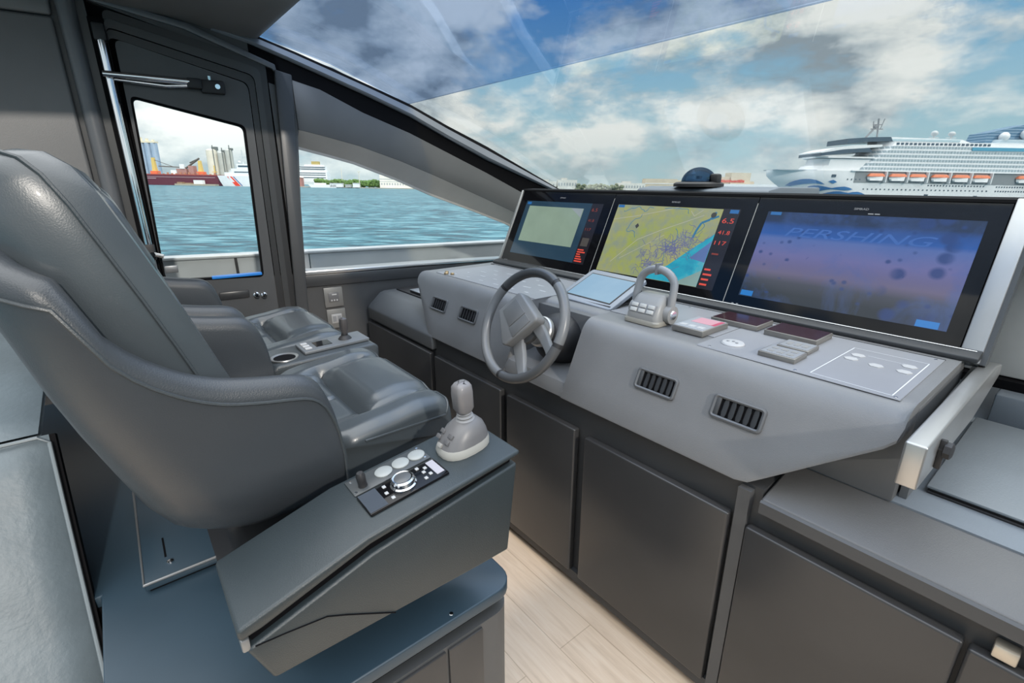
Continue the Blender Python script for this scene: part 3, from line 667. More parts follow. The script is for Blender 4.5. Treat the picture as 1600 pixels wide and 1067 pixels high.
# ------------------------------------------------------------------ steering wheel
WT = R(25)
WH = Fr((-1.185, 1.0, .945), (1, 0, 0), (0, sin(WT), cos(WT)), (0, -cos(WT), sin(WT)))
wheel = thing('steering_wheel', 'dark leather steering wheel with grey hub in front of the console', 'steering wheel', (-1.185, 1.14, .87))
N = 72
segs = (('rim', wheel_m, 62, 142), ('rim', mat('rim grey', (.14, .145, .15), .33), 146, 262), ('rim', mat('rim darker', (.07, .073, .077), .34), 266, 350), ('rim', mat('rim grey', (0, 0, 0)), -6, 58))
for nm, mm, a0, a1 in segs:
    p = [(.1815*cos(R(a0+(a1-a0)*k/24)), .1815*sin(R(a0+(a1-a0)*k/24)), 0) for k in range(25)]
    M(WH).tube(p, .0165, 14).build(nm, mm, wheel)
for a in (60, 144, 264, -8):
    p = [(.1815*cos(R(a+q)), .1815*sin(R(a+q)), 0) for q in (-2.4, 0, 2.4)]; M(WH).tube(p, .0158, 14).build('rim_joint', rubber, wheel)
def spoke(p, wa, wb):
    rings = []
    for (u, v, w_), ww in p:
        rings.append([(u-ww*wa[0], v-ww*wa[1], w_-.008), (u+ww*wa[0], v+ww*wa[1], w_-.008), (u+ww*.8*wa[0], v+ww*.8*wa[1], w_+.006), (u-ww*.8*wa[0], v-ww*.8*wa[1], w_+.006)])
    return M(WH).loft(rings)
spoke([((-.015, -.045, -.012), .030), ((.020, -.10, -.018), .026), ((.060, -.145, -.010), .020), ((.082, -.165, -.002), .020)], (.9, .43), 0).build('spoke', wheel_g, wheel, bev=.004)
spoke([((.050, .015, -.012), .026), ((.095, -.015, -.018), .022), ((.135, -.040, -.010), .018), ((.168, -.062, -.002), .020)], (.45, .9), 0).build('spoke', wheel_g, wheel, bev=.004)
hub = M(WH); hub.prism([(-.112, .020), (-.046, .098), (-.030, .100), (.078, .040), (.080, .026), (-.020, -.082), (-.038, -.084)], -.020, .026, 'z'); hub = hub.build('hub_pad', wheel_g, wheel, bev=.008, seg=3)
hp2 = M(WH); hp2.prism([(-.085, .024), (-.042, .076), (.022, .040), (-.028, -.020)], .025, .0285, 'z'); hp2.build('hub_plate', mat('hub plate', (.13, .135, .14), .36), hub, bev=.0012)
hp2 = M(WH); hp2.prism([(-.026, -.024), (.026, .036), (.058, .020), (.005, -.048)], .025, .0285, 'z'); hp2.build('hub_plate', mat('hub plate', (0, 0, 0)), hub, bev=.0012)
M(WH).lathe([(.060, -.030), (.058, -.016), (.035, -.012)], 28).build('hub_ring', wheel_m, wheel)
M(WH).lathe([(.036, -.200), (.036, -.110), (.045, -.095), (.045, -.060), (.052, -.030)], 28).build('shaft', aludark, wheel)
M(WH).lathe([(.088, -.235), (.088, -.170), (.080, -.150), (.056, -.128), (.038, -.118)], 32).build('boot', rubber, wheel)
M(WH).lathe([(.050, -.105), (.054, -.100), (.054, -.088), (.050, -.083)], 28).build('column_collar', alu, wheel)

# ------------------------------------------------------------------ metal side rail on the right of the console
mr = thing('metal_rail', 'brushed metal channel lying along the right end of the console', 'metal rail', (-.14, 1.4, .75))
M().prism([(1.012, .880), (1.012, .966), (1.66, .958), (1.78, .935), (1.80, .900), (1.50, .860)], -.155, -.122).build('channel', alu, mr, bev=.004, seg=3)
M().prism([(1.22, .7475), (1.22, .90), (1.75, .93), (1.75, .7475)], -.172, -.158).build('foot_plate', mat('rail foot', (.10, .105, .11), .4), mr)
kn = M(Fr((-.122, 1.125, .925), (0, 1, 0), (0, 0, 1), (1, 0, 0))); kn.lathe([(.008, 0), (.008, .006), (.017, .008), (.017, .018), (.010, .021)], 8); kn.build('star_knob', rubber, mr)
kn = M(); kn.box(-.122, -.112, 1.118, 1.128, .885, .945); kn.build('clamp_lever', rubber, mr, bev=.002)

# bulkhead panel forward of the right counter
bp = M(); bp.prism([(1.93, .86), (1.99, 1.24), (2.06, 1.24), (2.06, .86)], -.23, .80)
struct(bp.build('trim_13', beige_m, bev=.008))
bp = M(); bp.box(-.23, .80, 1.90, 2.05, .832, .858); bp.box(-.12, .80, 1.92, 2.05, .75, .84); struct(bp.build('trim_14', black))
lg = M(); lg.box(-.12, .80, 1.84, 1.93, .7465, .832); lg.build('rear_ledge', counter_m, ctr, bev=.006)
bp = M(); bp.prism([(1.90, 1.25), (1.90, 1.30), (2.3, 1.35), (2.3, 1.25)], -.23, .86); struct(bp.build('trim_15', trim_m, bev=.005))
# dash cowl ahead of the screens
cw = M(); cw.prism([(1.90, 1.30), (1.93, 1.366), (2.02, 1.376), (2.40, 1.372), (2.40, 1.25), (1.90, 1.25)], -1.47, -.87)
struct(cw.build('trim_16', mat('cowl', (.13, .155, .185), .4), bev=.008))
cw = M(); cw.prism([(1.88, 1.20), (1.88, 1.315), (2.6, 1.30), (2.6, 1.20)], -2.08, .86); struct(cw.build('trim_17', rubber))
cp = thing('compass', 'black marine compass under a clear dome ahead of the screens', 'compass', (-1.205, 2.0, 1.375))
CF = Fr((-1.205, 2.0, 1.375)); M(CF).lathe([(.102, 0), (.102, .012), (.092, .018), (.080, .020)], 32).build('base', rubber, cp)
M(CF).box(.055, .095, -.02, .02, .01, .052).build('hood', rubber, cp, bev=.01)
M(CF).ell((0, 0, .015), (.072, .072, .064), 32, 10, 0, 90).build('dome', glass_dome, cp)
M(CF).lathe([(.050, .018), (.055, .022), (.050, .030), (.012, .032), (.010, .044)], 28).build('card', mat('compass card', (.30, .32, .34), .3), cp)

# ------------------------------------------------------------------ helm seats
SX = -1.20
seat = thing('helm_chair', 'nearer grey leather helm seat with wraparound shell', 'helm seat', (SX, .15, .545), 'pair of helm seats')
yr = [(.745, .03), (.775, -.009), (.81, -.036), (.855, -.053), (.965, -.092), (1.06, -.123), (1.17, -.149), (1.30, -.180), (1.45, -.215)]
tp = [(-.16, 1.285), (-.128, 1.262), (-.097, 1.233), (-.068, 1.18), (-.036, 1.127), (.004, 1.088), (.074, 1.042), (.16, 1.022), (.225, 1.014), (.252, .998), (.266, .969), (.279, .922), (.284, .868)]
RC, TH_ = .10, .062
def tps(y):
    k = .035*min(1, max(0, (.284-y)/.09)); return sum(lerp(tp, y+k*d) for d in (-1, -.75, -.5, -.25, 0, .25, .5, .75, 1))/9
def hw(z): return .300-.055*max(0, (.86-z)/.115)**2
def col(k):
    """one column of the shell: k 0..1 side, 1..2 corner, 2..3 rear half"""
    zt = 1.0
    for _ in range(12):
        if k <= 1: y = .284+(lerp(yr, zt)+RC-.284)*k; zt = tps(y)
        else: zt = 1.225+.06*min(1, (k-1))
    zb = .745
    def P_(z, off):
        yz = lerp(yr, z); h = hw(z)
        if k <= 1:
            return (SX+h-off, .284+(yz+RC-.284)*k, z)
        if k <= 2:
            a = R(90*(k-1)); return (SX+h-RC+(RC-off)*cos(a), yz+RC-(RC-off)*sin(a), z)
        return (SX+(h-RC)*(3-k), yz+off, z)
    if k <= .02: zt = min(zt, .868+k/.02*.05)
    ringp = [P_(zb+(zt-zb)*t, 0) for t in (0, .04, .10, .2, .35, .5, .65, .8, .9, 1)]
    for a in (30, 60, 90, 120, 150):
        p = P_(zt, TH_/2-TH_/2*cos(R(a))); ringp.append((p[0], p[1]+(0 if k > .1 else 0), zt+.036*sin(R(a))))
    ringp += [P_(zb+(zt-zb)*t, TH_) for t in (1, .8, .6, .4, .2, 0)]
    pipe = P_(zt-.004, -.001)
    return ringp, pipe
ks = [0, .006, .014, .025, .04, .06, .09, .13, .17, .21, .25, .29, .33, .37, .42, .46, .5, .54, .58, .62, .66, .70, .74, .78, .82, .86, .9, .95, 1, 1.15, 1.3, 1.5, 1.7, 1.85, 2, 2.3, 2.6, 3]
cols = [col(k) for k in ks]
rings = [c[0] for c in cols]; pipes = [c[1] for c in cols]
mir = lambda p: (2*SX-p[0], p[1], p[2])
rings = rings+[[mir(p) for p in r] for r in rings[:-1][::-1]]
pipes = pipes+[mir(p) for p in pipes[:-1][::-1]]
pipes = [(pipes[0][0], pipes[0][1]+.001, .76)]+pipes+[(pipes[-1][0], pipes[-1][1]+.001, .76)]
shell = M().loft(rings).build('shell', shell_m, seat, sharp=60)
M().tube(pipes, .0032, 6).build('piping', leather_dark, shell)
pan = M(); pan.loft([[(SX+a, .14+b, z) for a, b in rrect(w_, d_, .05, 4)] for w_, d_, z in ((.40, .24, .735), (.42, .26, .748), (.42, .26, .78))]); pan.build('seat_pan', leather_dark, seat)
ped = M(); ped.loft([[(SX+a, .17+b, z) for a, b in rrect(w_, d_, .03, 4)] for w_, d_, z in ((.30, .26, .557), (.24, .20, .60), (.24, .20, .74))]); ped.build('pedestal', rubber, seat)
# cushion
def sm(x, a, b): t = min(1, max(0, (x-a)/(b-a))); return t*t*(3-2*t)
CW = .258
def ctop(a, y):
    A = abs(a)
    z = .860+.028*sm(A, .12, .19)*sm(y, .18, .40)+.014*math.exp(-((y-.50)/.07)**2)
    if A < .172: z += .030*sm(y, .385, .43)*sm(.172-A, 0, .06)
    z -= .020*math.exp(-((A-.170)/.0085)**2)*sm(y, .33, .39)*(1-sm(y, .50, .535))
    z -= .020*math.exp(-((y-.388)/.009)**2)*(1-sm(A, .165, .185))
    z -= .010*math.exp(-(A/.006)**2)*(1-sm(y, .36, .385))
    return z
def cprof(a):
    e = max(0, (abs(a)-(CW-.035))/.035); drop = .030*(1-math.sqrt(max(0, 1-e*e))) ; pull = .018*(1-math.sqrt(max(0, 1-e*e)))
    p = [(.10, .752)]
    p += [(.10, ctop(a, .10)-drop-.01)]
    for k in range(45):
        y = .11+(.535-.11)*k/44; p.append((y, ctop(a, y)-drop))
    zf = ctop(a, .535)-drop
    for k in range(1, 8):
        b = R(90*k/7); p.append((.535+.042*sin(b)-pull, zf-.042*(1-cos(b))))
    p += [(.580-pull, zf-.07), (.574-pull, zf-.10), (.560-pull, .768), (.545-pull, .752)]
    return [(SX+a*(.226+.032*sm(y, .265, .325))/.258, y, z) for y, z in p]
na = 84
cush = M().loft([cprof(CW*math.sin(math.pi/2*(-1+2*i/na))) for i in range(na+1)]).build('seat_cushion', leather, seat, sharp=70)
def cz(a, y): return (SX+a*(.226+.032*sm(y, .265, .325))/.258, y, ctop(a, y)+.0012)
for pts in ([(-.170+.34*k/24, .388) for k in range(25)], [(.170, .388+.125*k/10) for k in range(11)], [(-.170, .388+.125*k/10) for k in range(11)], [(0, .17+.215*k/10) for k in range(11)]):
    M().tube([cz(*p) for p in pts], .0019, 6).build('seam', rubber, cush)  # dark seam tubes that also paint in the shade of the cushion creases
pp = []
for i in range(na+1):
    q = cprof(CW*math.sin(math.pi/2*(-1+2*i/na)))[-8]; pp.append((q[0], q[1]+.0010, q[2]+.0010))
pp = [(2*SX-q[0]-.001, .345, q[2]+.002)]+pp+[(q[0]+.001, .345, q[2]+.002)]
M().tube(pp, .0028, 6).build('piping', leather_dark, cush)
# backrest
bl = math.hypot(.19, .53)
BF_ = Fr((SX, .135, .88), (1, 0, 0), (0, -.19/bl, .53/bl), (0, .53/bl, .19/bl))
def bring(v, hwv, wf, wb, sc=1):
    p = []
    for k in range(25):
        u = -1+2*k/24; A = abs(u)
        f = (.020+.020*sm(A, .55, .75)-.012*math.exp(-((A-.56)/.05)**2))*sc
        f *= math.sqrt(max(0, 1-max(0, (A-.88)/.12)**2)); p.append((hwv*u, v, wf+f))
    p += [(hwv*1.0, v, wf-.03), (hwv*.99, v, wb*.6), (hwv*.93, v, wb*.9), (hwv*.7, v, wb), (0, v, wb*1.05), (-hwv*.7, v, wb), (-hwv*.93, v, wb*.9), (-hwv*.99, v, wb*.6), (-hwv, v, wf-.03)]
    return p
vs_ = [(v_*1.075, a_, b_, c_, d_) for v_, a_, b_, c_, d_ in [(0, .222, 0, -.10, 1), (.05, .228, 0, -.11, 1), (.15, .234, .002, -.12, 1), (.25, .236, .004, -.125, 1), (.33, .235, .004, -.125, 1), (.42, .231, .002, -.12, 1), (.48, .224, 0, -.115, 1), (.525, .214, -.006, -.108, .9), (.550, .203, -.016, -.098, .7), (.562, .19, -.030, -.085, .4), (.566, .175, -.045, -.07, .1)]]
back = M(BF_).loft([bring(*a) for a in vs_]).build('backrest', leather, seat, sharp=55)
pth = [(hwv+.0012, v, wf-.001) for v, hwv, wf, wb, sc in vs_]
pth2 = [(-a, b, c) for a, b, c in pth]
M(BF_).tube(pth+pth2[::-1], .0032, 6).build('piping', leather_dark, back)
hr = M(BF_); hr.loft([[(a, .44+b, w_) for a, b in rrect(ww, hh, .035, 5)] for ww, hh, w_ in ((.25, .17, .005), (.25, .17, .026), (.235, .155, .042), (.19, .11, .050))]); hr.build('headrest', leather, seat, sharp=60)
s2 = copy_tree(seat); s2.location = (SX-.69, .15, .545); s2['label'] = 'farther grey leather helm seat, next to the cabin door'

pl = thing('seat_plinth', 'flat dark metal-edged plinth under the nearer helm seat', 'plinth', (-1.37, .15, .53))
M().box(-1.595, -1.172, -.090, .395, .53, .538).build('base', black, pl)
M().box(-1.60, -1.165, -.098, .40, .537, .556).build('plate', plat_m, pl, bev=.003)
M().tube([(-1.60, -.098, .555), (-1.165, -.098, .555), (-1.165, .40, .555)], .0035, 8).build('edge_trim', aludark, pl)
M().box(-1.320, -1.238, -.054, -.050, .556, .5568).build('slot', black, pl)
M(Fr((-1.213, -.045, .556))).lathe([(.007, 0), (.007, .003), (.003, .004)], 12).build('screw', chrome, pl)
copyp = copy_tree(pl); copyp.location = (-2.06, .15, .53); copyp['label'] = 'flat dark metal-edged plinth under the farther helm seat'

# centre armrest between the seats
ca = thing('centre_armrest', 'narrow leather armrest with cup holder between the two helm seats', 'armrest', (-1.545, .4, .74))
M().prism([(.285, .60), (.285, .872), (.30, .884), (.60, .892), (.615, .880), (.60, .60)], -1.630, -1.462).build('armrest_body', leather_dark, ca, bev=.008, seg=3)
M(Fr((-1.520, .335, .8855))).lathe([(.031, .001), (.036, .004), (.040, .004), (.041, .001)], 24).build('cup_holder_ring', alu, ca)
M(Fr((-1.520, .335, .8860))).lathe([(.0315, .0), (.0315, .0012), (.001, .0012)], 24).build('cup_holder_well', black, ca)
rj = thing('remote_control', 'small grey control panel with stubby dark joystick on centre armrest', 'control panel', (-1.545, .47, .888))
AF = Fr((-1.548, .475, .8905), (1, 0, 0), (0, 1, .027), (0, -.027, 1)); M(AF).box(-.055, .048, -.085, .125, -.001, .009).build('panel', mat('remote panel', (.12, .13, .14), .4), rj, bev=.003)
M(AF).box(-.028, .022, -.040, .010, .009, .0105).build('screen', blackgloss, rj)
for k in range(3): M(AF).box(-.040+k*.026, -.024+k*.026, -.075, -.055, .008, .012).build('key', whitep, rj, bev=.001)
M(Fr(AF(0, .06, .009))).lathe([(.022, 0), (.018, .006), (.011, .012), (.011, .018)], 18).build('stick_base', rubber, rj)
M(Fr(AF(0, .06, .009))).loft([[(a, b, z) for a, b in rrect(w_, w_*.8, w_*.3, 4)] for w_, z in ((.018, .016), (.028, .030), (.030, .055), (.026, .068), (.014, .072))]).build('stick', mat('dark stick', (.06, .055, .055), .35), rj)

# ------------------------------------------------------------------ platform under the seats
plt_ = thing('seat_platform', 'dark blue-grey raised platform carrying the helm seats', 'platform', (-1.6, .15, 0))
def platpoly(x1, y1, r): 
    p = [(-2.60, -.50), (-1.235, -.50), (-1.225, -.176), (x1, -.172)]
    for k in range(7): a = R(90*k/6); p.append((x1-r+r*cos(a), y1-r+r*sin(a)))
    return p+[(-2.60, y1)]
pt = M(); pt.prism(platpoly(-.685, .565, .05), .500, .53, 'z'); pt.build('top_slab', plat_m, plt_, bev=.004, seg=3)
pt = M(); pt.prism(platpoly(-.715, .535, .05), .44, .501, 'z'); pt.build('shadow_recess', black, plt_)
pt = M(); pt.prism([(-2.60, -.172), (-.690, -.172), (-.690, .40), (-.690, .50)]+[(-.740+.05*cos(R(90*k/6)), .510+.05*sin(R(90*k/6))) for k in range(7)]+[(-2.60, .56)], .0, .462, 'z'); pt.build('base_body', mat('platform base', (.06, .064, .068), .42), plt_)
M().box(-.692, -.6835, -.15, .375, .03, .455).build('side_door', door_m, plt_, bev=.003)
M().box(-.692, -.6835, .381, .47, .03, .455).build('corner_panel', door_m, plt_, bev=.003)
sc_ = M(Fr((-.70, .40, .53))); sc_.lathe([(.005, 0), (.004, .0015)], 8); sc_.build('cap_screw', chrome, plt_)

# leather console box with joystick at the seat's right
bx = thing('armrest_console', 'wedge-shaped grey leather control box on the platform edge', 'control box', (-.755, .3, .53))
XI, XO = -.845, -.665
M().prism([(.026, .780), (.026, .759), (.060, .765), (.235, .822), (.545, .868), (.558, .870), (.558, .882), (.230, .839)], XI, XO).build('lid', box_m, bx, bev=.006, seg=3)
M().prism([(.040, .76), (.05, .70), (.50, .70), (.545, .868), (.235, .82)], XI+.008, XO-.014).build('shadow_gap', black, bx)
M().prism([(.033, .738), (.061, .660), (.454, .650), (.527, .650), (.551, .855), (.235, .802), (.045, .742)], XI, XO).build('body', box_m, bx, bev=.006, seg=3)
seam = M(); seam.tube([(XO+.0005, .045, .741), (XO+.0005, .088, .736), (XO+.0005, .150, .726), (XO+.0005, .180, .709), (XO+.0005, .265, .656)], .0012, 6); seam.build('seam', black, bx)
bf = M(); bf.box(XI+.01, XI+.05, .09, .40, .53, .66); bf.build('foot', black, bx)
lf = M(); lf.box(-.700, -.667, .028, .040, .735, .758); lf.build('corner_tab', aludark, bx, bev=.003)
BT = Fr((-.755, .230, .839), (1, 0, 0), (0, 1, .131), (0, -.131, 1))      # box top frame
sp_ = thing('switch_strip', 'slim dark strip with three pale round buttons and toggle on the control box', 'switch strip', BT(-.047, .1, 0))
M(BT).box(-.076, -.022, .024, .187, -.001, .0035).build('strip_plate', mat('strip plate', (.05, .056, .06), .35), sp_, bev=.002)
for y in (.095, .132, .168): M(Fr(BT(-.049, y, .0035), BT.ex, BT.ey, BT.ez)).lathe([(.0175, 0), (.0175, .002), (.015, .0035), (.006, .004)], 24).build('round_button', mat('button pale', (.27, .29, .29), .4), sp_)
M(Fr(BT(-.040, .048, .0035), BT.ex, BT.ey, BT.ez)).lathe([(.009, 0), (.008, .006), (.0085, .012), (.009, .024), (.006, .030)], 14).build('toggle', rubber, sp_)
for x, y in ((-.068, .034), (-.030, .030), (-.030, .178), (-.070, .180)): M(Fr(BT(x, y, .0035), BT.ex, BT.ey, BT.ez)).lathe([(.003, 0), (.0025, .0012)], 8).build('screw', chrome, sp_)
kp = thing('keypad_remote', 'black keypad with chrome rotary dial on the control box', 'keypad', BT(.02, .1, 0))
M(BT).box(-.016, .050, .024, .187, -.001, .006).build('keypad_body', blackgloss, kp, bev=.003)
M(Fr(BT(.019, .105, .006), BT.ex, BT.ey, BT.ez)).lathe([(.025, 0), (.025, .004), (.022, .006), (.022, .014), (.019, .017), (.010, .0155), (.006, .017)], 28).build('rotary_dial', chrome, kp)
M(Fr(BT(.019, .105, .0225), BT.ex, BT.ey, BT.ez)).lathe([(.0165, 0), (.014, .0012), (.002, .0012)], 24).build('dial_face', mat('dial face', (.08, .085, .09), .3), kp)
M(BT).box(-.008, .040, .166, .182, .005, .0068).build('display_bar', mat('bar lilac', (.36, .35, .39), .3), kp)
for x, y in ((-.002, .074), (.018, .070), (.038, .074), (-.004, .145), (.015, .150), (.034, .145), (.028, .158), (.005, .158)):
    M(BT).box(x-.0040, x+.0040, y-.0034, y+.0034, .005, .0078).build('key', mat('key pale', (.36, .37, .38), .35), kp, bev=.001)
M(BT).box(-.013, .047, .026, .060, .0055, .0064).build('blank_plate', mat('keypad plate', (.05, .06, .075), .2), kp)

js = thing('joystick', 'silver joystick on the leather control box', 'joystick', BT(-.012, .26, 0))
JF = Fr(BT(-.010, .258, 0), (1, 0, 0), (0, 1, .131), (0, -.131, 1))
def ov(a, b, z, dy=0, n=22, e=.8): 
    p = []
    for k in range(n):
        t = 2*math.pi*k/n; c_, s_ = cos(t), sin(t); p.append((a*math.copysign(abs(c_)**e, c_), b*math.copysign(abs(s_)**e, s_)+dy, z))
    return p
M(JF).loft([ov(.044, .056, 0), ov(.045, .057, .008), ov(.042, .054, .018, .002)]).build('base_skirt', mat('joystick skirt', (.34, .34, .32), .38), js, sharp=60)
M(JF).loft([ov(.042, .054, .0175, .002), ov(.039, .048, .032, .006), ov(.034, .038, .047, .011), ov(.026, .027, .056, .014), ov(.020, .020, .060, .015)]).build('dome', mat('joystick grey', (.125, .125, .13), .4), js, sharp=60)
M(JF).lathe([(.019, .056), (.020, .060), (.016, .063), (.018, .067), (.014, .070), (.016, .074), (.012, .077)], 20, (0, .015)).build('bellows', silverdk, js)
M(JF).loft([[(a, .015+b+dy, z) for a, b in rrect(w_, d_, .010, 4)] for w_, d_, z, dy in ((.028, .028, .076, 0), (.038, .036, .086, 0), (.039, .037, .120, .002), (.037, .035, .134, .003), (.030, .028, .140, .004), (.018, .016, .142, .004))]).build('grip', mat('joystick grip', (.165, .16, .165), .36), js, sharp=60)
JP = Fr(JF(0, -.0405, .0345), (1, 0, 0), (0, .62, .78), (0, -.78, .62))
for x, y in ((-.018, .014), (.012, .012), (-.022, .0), (.010, -.002), (-.006, -.014)):
    M(JP).box(x-.007, x+.007, y-.0045, y+.0045, -.005, .0012).build('key', mat('joystick key', (.10, .10, .105), .4) if y > -.01 else silver, js, bev=.001)

# ------------------------------------------------------------------ settee behind the helm seats
se = thing('settee', 'grey leather settee behind the helm seats', 'settee', (-1.6, -.6, .0))
SB = Fr((-1.14, 0, .376), (-.257, 0, .488), (0, 1, 0), (.488, 0, .257))     # leaning front face
ln = math.hypot(.257, .488)
def pad(m, L0, L1, y0, y1, th_, puff, n=26):
    def f(i, j, s=1):
        u = L0+(L1-L0)*i; y = y0+(y1-y0)*j
        e = (1-abs(2*i-1)**8)*(1-abs(2*j-1)**8); return (u, y, th_*max(0, e)**.35+puff*sin(math.pi*i)*sin(math.pi*j)+.003*sin(23*u+17*y)*e)
    m.grid(f, n, n)
    m.grid(lambda i, j: (L0+(L1-L0)*i, y0+(y1-y0)*j, -.02), n, n)
    return m
m = pad(M(SB), -.50, ln, -1.0, -.198, .03, .02); m.build('front_cushion', sofa_m, se, sharp=70)
m = M(SB); m.tube([(-.50, -.198, .014), (ln-.02, -.198, .014), (ln-.004, -.215, .014), (ln-.004, -1.0, .014)], .004, 8); m.build('piping', mat('sofa piping', (.16, .19, .21), .4), se)
ST = Fr((-1.405, 0, .868), (-1, 0, .11), (0, 1, 0), (.11, 0, 1))
m = pad(M(ST), .0, .95, -1.0, -.215, .022, .015); m.build('top_cushion', sofa_m, se, sharp=70)
m = M(SB); m.box(-.50, ln, -.215, -.188, -.03, -.002); m.build('gap_shade_strip', black, se)  # black strip painting in the narrow shade beside the cushion
m = M(); m.prism([(-1.30, .532), (-1.44, .83), (-2.30, .925), (-2.30, .532)], -1.0, -.56, 'y'); m.build('frame', rubber, se)

# ------------------------------------------------------------------ outside: side deck bulwark
bw = thing('bulwark', 'grey bulwark along the side deck outside the windows', 'bulwark', (-3.1, 1.0, .2))
BW = Fr((-3.27, .9, 0), (sin(R(5.5)), cos(R(5.5)), -.022), (0, 0, 1), (cos(R(5.5)), -sin(R(5.5)), 0))
M(BW).box(-1.6, .055, -1.0, .955, -.06, 0).build('panel', bulk_m, bw)
M(BW).box(.062, 1.9, -1.0, .955, -.06, 0).build('panel', bulk_m, bw)
M(BW).box(-1.6, 1.9, .955, .975, -.09, .012).build('cap_rail', mat('cap rail', (.42, .44, .46), .3), bw, bev=.006)
M(BW).box(-1.6, 1.9, -1.0, .86, -.08, -.055).build('backing', black, bw)
M(BW).box(-.365, -.350, .86, .955, .0, .012).build('latch_strip', rubber, bw)
hull = M(); hull.prism([(-3.0, -.05), (2.4, -.05), (4.5, .95), (4.5, .90), (2.4, -.10), (-3.0, -.10)], -3.35, -2.72) if 0 else None
dk = M(); dk.box(-3.4, -2.72, -3, 2.6, -.12, -.06); tag(dk.build('side_deck', mat('deck grey', (.30, .30, .29), .5)), 'grey side deck between cabin wall and bulwark', 'deck')

TONE = 1.0
fd = M(); fd.prism([(-3.30, 2.62), (1.6, 2.62), (1.3, 5.5), (.1, 9.2), (-.85, 11.0), (-1.8, 9.2), (-3.0, 5.5)], .55, .98, 'z')
tag(fd.build('foredeck', mat('deck grey', (0, 0, 0)), bev=.05), 'pale grey foredeck of the yacht ahead of the windshield', 'deck')
# ------------------------------------------------------------------ sea frame: the yacht is trimmed a little by the bow
RS = Matrix.Rotation(R(-1.2), 4, 'X')
RF = RS @ Matrix.Rotation(math.atan2(cr.y, cr.x), 4, 'Z')
def place(o, s, D, z=0): o.matrix_world = Matrix.Translation(EYE+(RF.to_3x3() @ Vector((s, D, z-4.5)))) @ RF
def far(name, label, cat, s, D, group=None):
    o = thing(name, label, cat, (0, 0, 0), group); place(o, s, D); return o
def water_mat():
    m = bpy.data.materials.new('sea water'); m.use_nodes = True; t = m.node_tree; b = t.nodes['Principled BSDF']
    tcn = nd('ShaderNodeTexCoord', t); mp = nd('ShaderNodeMapping', t); mp.inputs['Scale'].default_value = (.55, 1.2, 1); t.links.new(tcn.outputs['Object'], mp.inputs[0])
    a = noise(t, mp.outputs[0], .55, 8, .62, .5); c2 = noise(t, mp.outputs[0], .05, 4, .5)
    cc = ramp(t, mth(t, 'ADD', mth(t, 'MULTIPLY', a, .8), mth(t, 'MULTIPLY', c2, .2)), [(.41, (.002, .040, .066)), (.50, (.014, .115, .16)), (.575, (.11, .26, .31))])
    t.links.new(cc, b.inputs['Base Color']); b.inputs['Roughness'].default_value = .30; b.inputs['IOR'].default_value = 1.2
    bn = nd('ShaderNodeBump', t); bn.inputs['Strength'].default_value = .9; bn.inputs['Distance'].default_value = .5; t.links.new(a, bn.inputs['Height']); t.links.new(bn.outputs[0], b.inputs['Normal'])
    return m
wt = M(); wt.add([(-9000, -300, 0), (9000, -300, 0), (9000, 9000, 0), (-9000, 9000, 0)], [(0, 1, 2, 3)])
wt = wt.build('sea_water', water_mat()); tag(wt, 'rippled teal harbour water outside the windows', 'water', kind='stuff'); place(wt, 0, 0)

W_ = mat('ship white', (.78, .80, .82), .45, var=.03, vscale=.2)
def deck_mat():
    m = bpy.data.materials.new('ship balconies'); m.use_nodes = True; t = m.node_tree; b = t.nodes['Principled BSDF']
    tcn = nd('ShaderNodeTexCoord', t); s3 = nd('ShaderNodeSeparateXYZ', t); t.links.new(tcn.outputs['Object'], s3.inputs[0])
    fz = mth(t, 'FRACT', mth(t, 'DIVIDE', mth(t, 'SUBTRACT', s3.outputs[2], 22.4), 3.36)); fx = mth(t, 'FRACT', mth(t, 'DIVIDE', s3.outputs[0], 2.6))
    band = mth(t, 'MULTIPLY', mth(t, 'GREATER_THAN', fz, .30), mth(t, 'LESS_THAN', fz, .92)); cell = mth(t, 'GREATER_THAN', fx, .22)
    glassy = mixc(t, noise(t, tcn.outputs['Object'], .35, 3), (.10, .17, .21), (.40, .50, .55))
    c = mixc(t, mth(t, 'MULTIPLY', band, .9), (.80, .82, .84), mixc(t, cell, (.55, .62, .66), glassy))
    t.links.new(c, b.inputs['Base Color']); b.inputs['Roughness'].default_value = .4; return m
DK = deck_mat()
navy = mat('ship dark glass', (.05, .09, .13), .25)
tealg = mat('ship teal glass', (.08, .34, .50), .25)
# cruise ship
cs = far('cruise_ship', 'white cruise ship with many balcony decks across the harbour at right', 'cruise ship', 220.8, 430)
xb = [(0, 27), (.9, 25.6), (8.7, 13), (14, 5.2), (17.8, .6), (21.2, 0), (22.6, 0)]
def hull_ring(z):
    x0 = lerp(xb, z); p = [(x0, 18, z)]
    pr = []
    for k in range(1, 9): t = k/8; pr.append((x0+55*t, 18*(1-math.sin(t*math.pi/2)**.9)))
    p += [(x, y, z) for x, y in pr]+[(330, 0, z), (330, 36, z)]+[(x, 36-y, z) for x, y in pr[::-1]]
    return p
M().loft([hull_ring(z) for z in (-2, 0, .9, 4, 8.7, 12, 14, 17.8, 21.2, 22.6)]).build('hull', W_, cs, sharp=50)
def hully(x, z):
    x0 = lerp(xb, z); t = min(1, max(0, (x-x0)/55)); return 18*(1-math.sin(t*math.pi/2)**.9)
